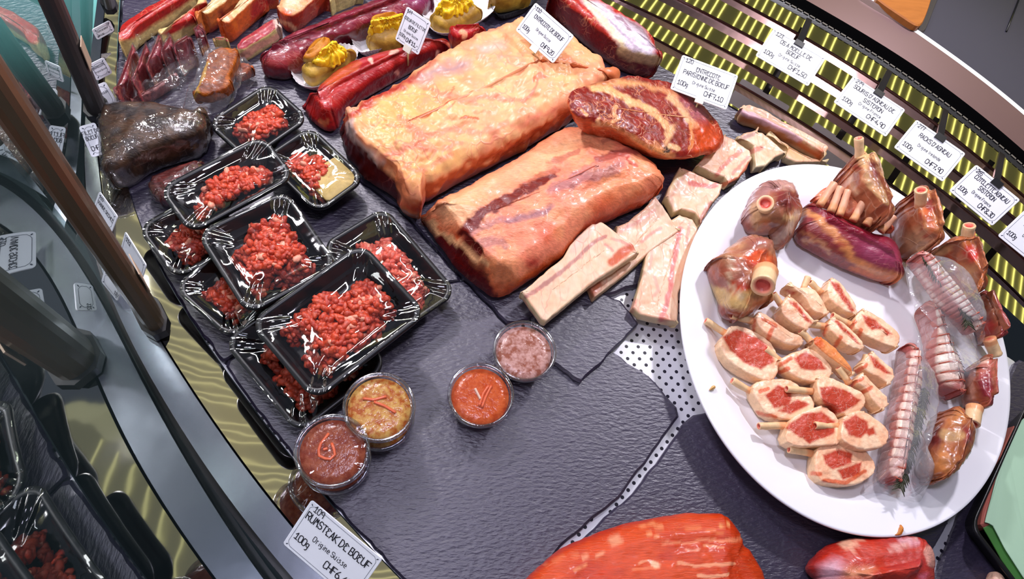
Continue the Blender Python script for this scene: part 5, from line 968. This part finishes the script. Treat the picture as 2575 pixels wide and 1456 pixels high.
case('white pleated paper case under the leftmost potato', 'K3 332,620 400,540 560,460 800,430 900,490 860,600 700,720 560,800 440,790 370,740', .022, m_paper)
potato('leftmost stuffed potato, tilted brown lid and ruffled yellow cream', 'K3 412,640 430,560 520,500 700,450 860,450 895,500 850,570 720,660 610,720 520,775 450,730', 'K3 480,555 600,470 650,360 720,365 800,430 805,520 720,595 600,610 540,605', 'K3 423,525 450,420 520,350 612,312 664,340 650,420 590,500 510,542 440,548', Z1+.004, Z1+.026, Z1+.040)
case('white pleated paper case under the middle potato', 'K3 850,372 930,280 1000,230 1250,220 1330,300 1310,420 1010,480 920,500', .020, m_paper)
potato('middle stuffed potato half hidden by the smallest price tag', 'K3 968,370 1000,280 1100,230 1260,230 1300,320 1300,430 1180,470 1012,465', 'K3 1003,290 1020,240 1200,195 1300,190 1290,270 1120,312 1030,322', 'K3 998,212 1040,128 1160,98 1252,110 1275,170 1180,225 1060,258', Z1+.004, Z1+.028, Z1+.040)
case('white pleated paper case under the biggest potato', 'K3 1470,170 1500,90 1600,20 1900,-30 2060,60 2070,130 2000,190 1900,250 1700,330 1560,310', .020, m_paper)
potato('biggest stuffed potato, top of the row with a round little lid', 'K3 1518,195 1560,100 1650,40 1900,20 1992,90 1985,170 1880,245 1690,325 1580,305', 'K3 1578,95 1650,0 1880,-15 1905,60 1800,152 1680,185 1600,165', 'K3 1660,10 1700,-45 1820,-35 1825,28 1720,62', Z1+.004, Z1+.028, Z1+.044)
case('black pleated paper case at the top edge', 'K3 2050,60 2100,-60 2310,-120 2500,-60 2450,60 2300,130 2140,180 2090,130', .020, m_bpaper)
potato('plain potato at the top edge in the black case', 'K3 2030,60 2060,-30 2288,-70 2420,-40 2400,30 2288,70 2180,112 2070,100', None, None, Z1+.004, 0, 0)
# ------------------------------------------------------------------ upper left: steaks, vacuum packs, wrapped blocks
m_wrap = film_mat('wrap_film', lo=.04, hi=.55, rough=.06, bs=20, bst=.7)
m_bagc = film_mat('crumpled_bag', lo=.05, hi=.5, rough=.07, bs=40, bst=.9, milk=.05)
YF, YF2 = (226, 202, 140), (206, 176, 110)
def steak(label, s, h, red, fatline, z0=.001, base=((182, 48, 44), (160, 38, 38), 60), marks=(), side=(YF, .5, 0.05), zlo=.15):
    mk = [A(r, base[0], 1, 4, vn=.5) for r in red]+list(marks)
    b_ = base if not red else (YF, YF2, 60)
    o = piece('thick_steak', m_marb, s, h, b_, side, mk, jit=(3, 90), vein=.3 if not red else .05, z0=z0, R=.004, dome=.002, n=130, ncap=18, noise=((.0014, 50, 3),), bot=.003, zlo=zlo, sm=2)
    return tag(o, label, 'steak')
steak('front steak with a long yellow fat edge, nearest the front rail', 'K2 250,370 265,260 320,208 460,105 640,10 780,-70 960,-70 940,30 850,110 700,205 560,292 430,372 395,455 308,498 285,470', .036, ['K2 232,345 232,225 300,165 450,60 640,-30 780,-110 960,-60 800,52 620,170 450,285 355,345 290,362'], 0)
steak('second steak behind the long yellow fat edge', 'K2 600,350 640,300 740,235 860,125 1000,40 1030,70 965,130 925,240 950,270 800,330 720,385 640,390', .034, ['K2 610,300 725,195 850,85 1000,0 1050,60 970,130 920,200 805,245 705,296'], 0)
steak('thick cream-fat steak with a dark red nick', 'K2 918,250 980,110 1050,35 1140,-60 1420,-70 1370,10 1250,105 1200,175 1120,225 1058,280 1000,255', .040, [], 0, base=((232, 208, 160), (214, 180, 124), 60), side=((206, 120, 70), .45, .1), marks=[A('K2 1110,100 1150,80 1160,130 1200,150 1130,165', (120, 30, 40), .9, 6), L('K2 1050,270 1200,170 1330,50', (176, 50, 40), 10, .8)])
steak('steak with cream top and orange-red cut end pointing down', 'K2 1100,262 1170,170 1290,55 1400,-60 1640,-70 1610,20 1500,110 1400,200 1310,292 1238,368 1175,335', .042, [], 0, base=((230, 204, 158), (214, 184, 130), 60), side=((212, 100, 56), .5, .5), marks=[A('K2 1400,30 1500,-60 1640,-60 1600,20 1480,130 1390,200 1380,120', (184, 56, 50), 1, 5, vn=.3), L('K2 1200,130 1240,200 1260,260', (226, 120, 60), 8, .8), A('K2 1110,262 1180,180 1310,290 1238,368', (212, 92, 50), .9, 8)])
steak('knobbly orange and cream rib steak at the top edge', 'K2 1618,140 1650,60 1705,-40 2100,-60 2090,60 2000,112 1900,195 1830,262 1740,295 1678,245', .040, [], 0, base=((226, 170, 124), (206, 120, 84), 70), side=((170, 56, 40), .5, .4), marks=[A('K2 1690,-30 1850,-50 1780,40 1690,70', (248, 216, 180), .9, 8), A('K2 1625,130 1680,80 1760,100 1720,150 1640,170', (222, 84, 44), .9, 8), L('K2 1640,190 1720,200 1770,250', (240, 180, 140), 8, .9)])
steak('small cream and red rib steak end beside the dark fillet, top edge', 'K3 648,75 700,5 760,-70 980,-80 900,20 800,62 700,102', .034, [], 0, base=((230, 150, 110), (206, 96, 70), 80))
steak('pink fibrous cut with a pale ragged edge beside the dark fillet', 'K2 1278,410 1340,335 1440,268 1560,188 1625,178 1645,258 1675,312 1620,372 1500,452 1400,512 1325,545 1288,495', .030, [], 0, base=((176, 70, 80), (156, 54, 62), 70), marks=[L('K2 1625,185 1645,250 1670,310', (232, 200, 186), 14, .95), L('K2 1300,500 1400,440 1500,380 1620,330', (224, 150, 140), 12, .8)])
steak('little dark red cut between the vacuum pack and the pink fibrous cut', 'K2 1060,395 1130,332 1190,380 1215,430 1130,450', .026, [], 0, base=((170, 60, 70), (150, 46, 56), 70))
rack = [('240,915 262,780 325,620 400,478 415,520 405,700 375,885 305,920', 'first'), ('398,800 440,600 490,500 532,478 525,700 485,795 420,850', 'second'), ('528,560 570,400 645,388 665,650 605,695 530,745', 'third'), ('645,440 690,378 742,440 768,600 700,645 660,622', 'fourth'), ('748,430 820,368 902,420 925,520 860,585 770,605', 'fifth'), ('928,340 1000,318 1025,420 950,445', 'sixth')]
for i, (s, nth) in enumerate(rack):
    c = ctr('K2 '+s, .002); t = thing('vacuum_steak', nth+' vacuum-packed purple steak counted from the front rail', 'vacuum pack', (c[0], c[1], .002), 'row of vacuum packed steaks')
    q = T('K2 '+s); r_ = q[np.argsort(q[:, 0]+q[:, 1]*.2)][-4:]
    piece('steak', m_marb, 'K2 '+s, .045+.002*i, ((150, 60, 74), (124, 44, 58), 70), ((166, 76, 80), .3), [L(np.sort(r_, 0)[:1]*0+q[[2, 3]]+[6, 6], (226, 170, 140), 12, .8), L(q[[min(4, len(q)-2), min(5, len(q)-1)]], (230, 186, 150), 9, .9)], parent=t, z0=.002, R=.006, dome=.004, n=70, ncap=10, vein=.3, bot=.003)
    V, F = pillow(q.mean(0)+(q-q.mean(0))*1.10, .047+.002*i, z0=.002, R=.006, dome=.005, n=70, ncap=10, noise=((.0022, 70, 3),)); link('pouch', V, F, m_wrap, t)
    e = px2w(q[3:4], .05)[0]; u = np.array([.004, 0, 0]); p_ = np.array([e+[0, 0, .0], e+[-.003, .010, .006], e+[.002, .016, .012], e+[-.002, .024, .012]]); Lf = np.vstack([p_-[.003, 0, 0], p_+[.004, .001, .001]])
    link('seal_strip', Lf, [(k, k+1, k+5, k+4) for k in range(3)], m_wrap, t)
def bagged(label, s, h, z0, base, marks, sheets):
    c = ctr(s, z0); t = thing('vacuum_brisket', label, 'vacuum pack', (c[0], c[1], z0))
    piece('meat', m_aged, s, h, base, None, marks, parent=t, z0=z0, R=.004, sm=1, dome=.002, n=110, ncap=16, vein=.2, noise=((.0016, 70, 3),), gain=1.0)
    for i, (b_, zz) in enumerate(sheets): sheet('bag', b_, zz[1], t, m_bagc, .008, 40, seed=i, zedge=zz[0])
bagged('dark reddish piece under the crumpled clear bag', 'K2 330,915 560,750 700,660 780,690 700,780 560,870 420,935', .020, .002, ((150, 96, 92), (128, 84, 84), 70), [], [('K2 310,925 500,780 780,590 900,510 1010,420 1010,700 900,900 760,990 640,930 560,880', (.006, .032))])
bagged('seasoned rust-brown slab in a clear bag, behind the topmost mince tray', 'K2 878,895 950,720 1000,560 1038,452 1150,420 1292,448 1292,600 1232,720 1248,800 1180,875 1050,915', .026, .030, ((158, 84, 24), (120, 56, 14), 140), [L('K2 880,890 960,720 1010,540', (190, 150, 60), 6, .8)], [('K2 760,985 860,890 930,700 1020,430 1300,430 1320,640 1290,800 1200,930 1100,1000 900,1000', (.030, .062))])
bagged('second rust-brown slab peeking out behind the first', 'K2 1260,570 1350,555 1440,625 1390,690 1290,725 1240,690', .020, .010, ((170, 86, 40), (140, 64, 30), 140), [], [('K2 1250,800 1280,600 1340,510 1460,640 1400,760 1300,840', (.012, .034))])
def block(label, s, h, z0, base):
    c = ctr(s, z0); t = thing('wrapped_block', label, 'wrapped meat', (c[0], c[1], z0))
    piece('meat', m_aged, s, h, base, None, [], parent=t, z0=z0, R=.012, sm=1, dome=.004, n=120, ncap=18, noise=((.0016, 40, 3),), vein=.25)
    q = T(s); V, F = pillow(q.mean(0)+(q-q.mean(0))*1.03, h+.002, z0=z0, R=.012, sm=1, dome=.006, n=120, ncap=24, noise=((.0020, 60, 3), (.0006, 200, 2))); link('wrap', V, F, m_wrap, t)
block('large dark brown block wrapped in film beside the front rail', 'K2 82,945 250,912 500,912 760,962 1035,1010 1042,1200 1000,1345 870,1400 560,1490 330,1640 200,1640 110,1480', .060, .003, ((88, 62, 44), (46, 32, 26), 90))
block('dark red wrapped piece below the large dark block', 'F 365,450 430,418 515,398 525,470 450,530 400,520', .030, .002, ((110, 46, 42), (80, 32, 32), 70))
V, F = tube(px2w(resample(T('K1 900,925 940,895 985,882 1025,905 1050,960'), 14, False), np.linspace(.03, .02, 14)), .0016, 8); tag(link('white_cable', V, F, m_white, None, loc=V.mean(0)), 'short white cable looping behind the large dark block', 'cable')
# ------------------------------------------------------------------ black tray with green paper, right edge
q = px2w(T('M8 1180,470 865,1165 1230,1640 1600,900'), .026); t = thing('black_tray', 'black tray with green sheets cut off by the right edge', 'tray', (q[:, 0].mean(), q[:, 1].mean(), -.002))
p = resample(smooth_closed(resample(q, 40), 3), 120); c = p.mean(0); Ls = []
for f, z in ((.88, .0), (.96, .022), (.985, .026), (1.0, .026), (1.0, .029), (.95, .029), (.93, .025), (.86, .004), (.1, .003)):
    r_ = c+(p-c)*f; r_[:, 2] = z-.002; Ls.append(r_)
V, F = rings(Ls); link('tray', V, F, m_black, t)
def leaf(name, s, z, h, mat, label, cat, amp=.001, seed=0):
    pz = px2w(resample(T(s), 90), z+h)[:, :2]; V, F = prism(pz, z, z+h, min(.002, h*.4)); V[:, 2] += amp*fbm(np.c_[V[:, :2], V[:, 2]*0+seed], 25, 2)
    return tag(link(name, V, F, mat, None, smooth=False, loc=(pz[:, 0].mean(), pz[:, 1].mean(), z)), label, cat)
m_g1 = plain('light_green_paper', (172, 208, 178), .7); m_g2 = plain('green_sheet', (58, 110, 48), .5)
leaf('meat_slices', 'M8 1112,600 1040,760 1000,900 945,1060 930,1150 960,1180 1040,1150 1300,1500 1500,900 1200,640', .004, .016, meat_mat('sliced_meat', .4, 60, (226, 160, 150), .05, 160, .2, .5) if False else plain('sliced_meat', (172, 96, 82), .45), 'stack of pink meat slices edging out under the green paper', 'sliced meat')
leaf('green_sheet', 'M8 940,1170 985,1148 1060,1240 1165,1380 1260,1560 1180,1540 1040,1350', .0205, .001, m_g2, 'dark green sheet corner under the light green paper', 'sheet')
leaf('paper_sheet', 'M8 1500,900 1180,545 1120,600 1070,750 1012,900 972,1050 952,1140 992,1150 1062,1290 1122,1380 1200,1500 1300,1560 1480,1300', .0235, .0012, m_g1, 'pale green paper sheet lying on the black tray', 'sheet')
o = piece('meat_chunk', m_chop, 'M8 935,1500 950,1430 975,1408 1020,1408 1060,1440 1080,1520 1010,1580', .020, ((232, 190, 166), (206, 130, 120), 80), None, [], z0=-.002, R=.012, dome=.004, n=60, ncap=8); tag(o, 'pink chunk at the bottom edge in front of the black tray', 'meat')
# ------------------------------------------------------------------ things on the grey counter
def zslab(name, s, z, h, mat, label, cat):
    pz = px2w(resample(smooth_closed(T(s), 2), 60), z+h)[:, :2]; V, F = prism(pz, z, z+h, .002); return tag(link(name, V, F, mat, None, smooth=False, loc=(pz[:, 0].mean(), pz[:, 1].mean(), z)), label, cat)
m_board, nt, b = nodes('board_wood'); b.inputs['Roughness'].default_value = .5
t_, mp_ = bump(nt, b, 30, .2, .002, 5, stretch=((1, 6, 1), (0, 0, 1.1))); r_ = N(nt, 'ShaderNodeValToRGB'); nt.links.new(t_.outputs[0], r_.inputs[0]); r_.color_ramp.elements[0].color = (*lin((150, 86, 34)), 1); r_.color_ramp.elements[1].color = (*lin((190, 116, 52)), 1); nt.links.new(r_.outputs[0], b.inputs['Base Color'])
zw = .048
zslab('cutting_board', 'K5 1200,-40 1300,40 1420,120 1560,215 1610,225 1640,190 1690,60 1730,-90 1500,-300', zw+.003, .012, m_board, 'orange-brown wooden board on the grey counter at the top edge', 'board')
zslab('board_stand', 'K5 1300,20 1480,150 1600,270 1640,285 1670,240 1760,0 1800,-90 1600,-280', zw+.0005, .002, plain('stand_grey', (64, 58, 58), .6), 'dark grey slab under the wooden board', 'board')
p0, p1 = px2w(T('K5 2475,-20'), zw+.002)[0], px2w(T('K5 2360,272'), zw+.002)[0]
V, F = tube(np.array([p0, p1]), .0015, 8); tag(link('black_rod', V, F, m_black, None, loc=p1), 'thin black rod lying on the grey counter, top right', 'rod')
a_ = px2w(T('K5 1000,-10 1500,300 1530,235 1140,-10'), [.043, .043, .0545, .0545]); V = np.vstack([a_, a_+[.0008, .0008, .002]])
tag(link('label_holder', V, [(0, 1, 2, 3), (7, 6, 5, 4), (0, 4, 5, 1), (1, 5, 6, 2), (2, 6, 7, 3), (3, 7, 4, 0)], plain('holder_plastic', (150, 126, 122), .2, .1, .4), None, smooth=False, loc=a_[0]), 'pale strip clipped on the counter edge below the wooden board', 'label holder')
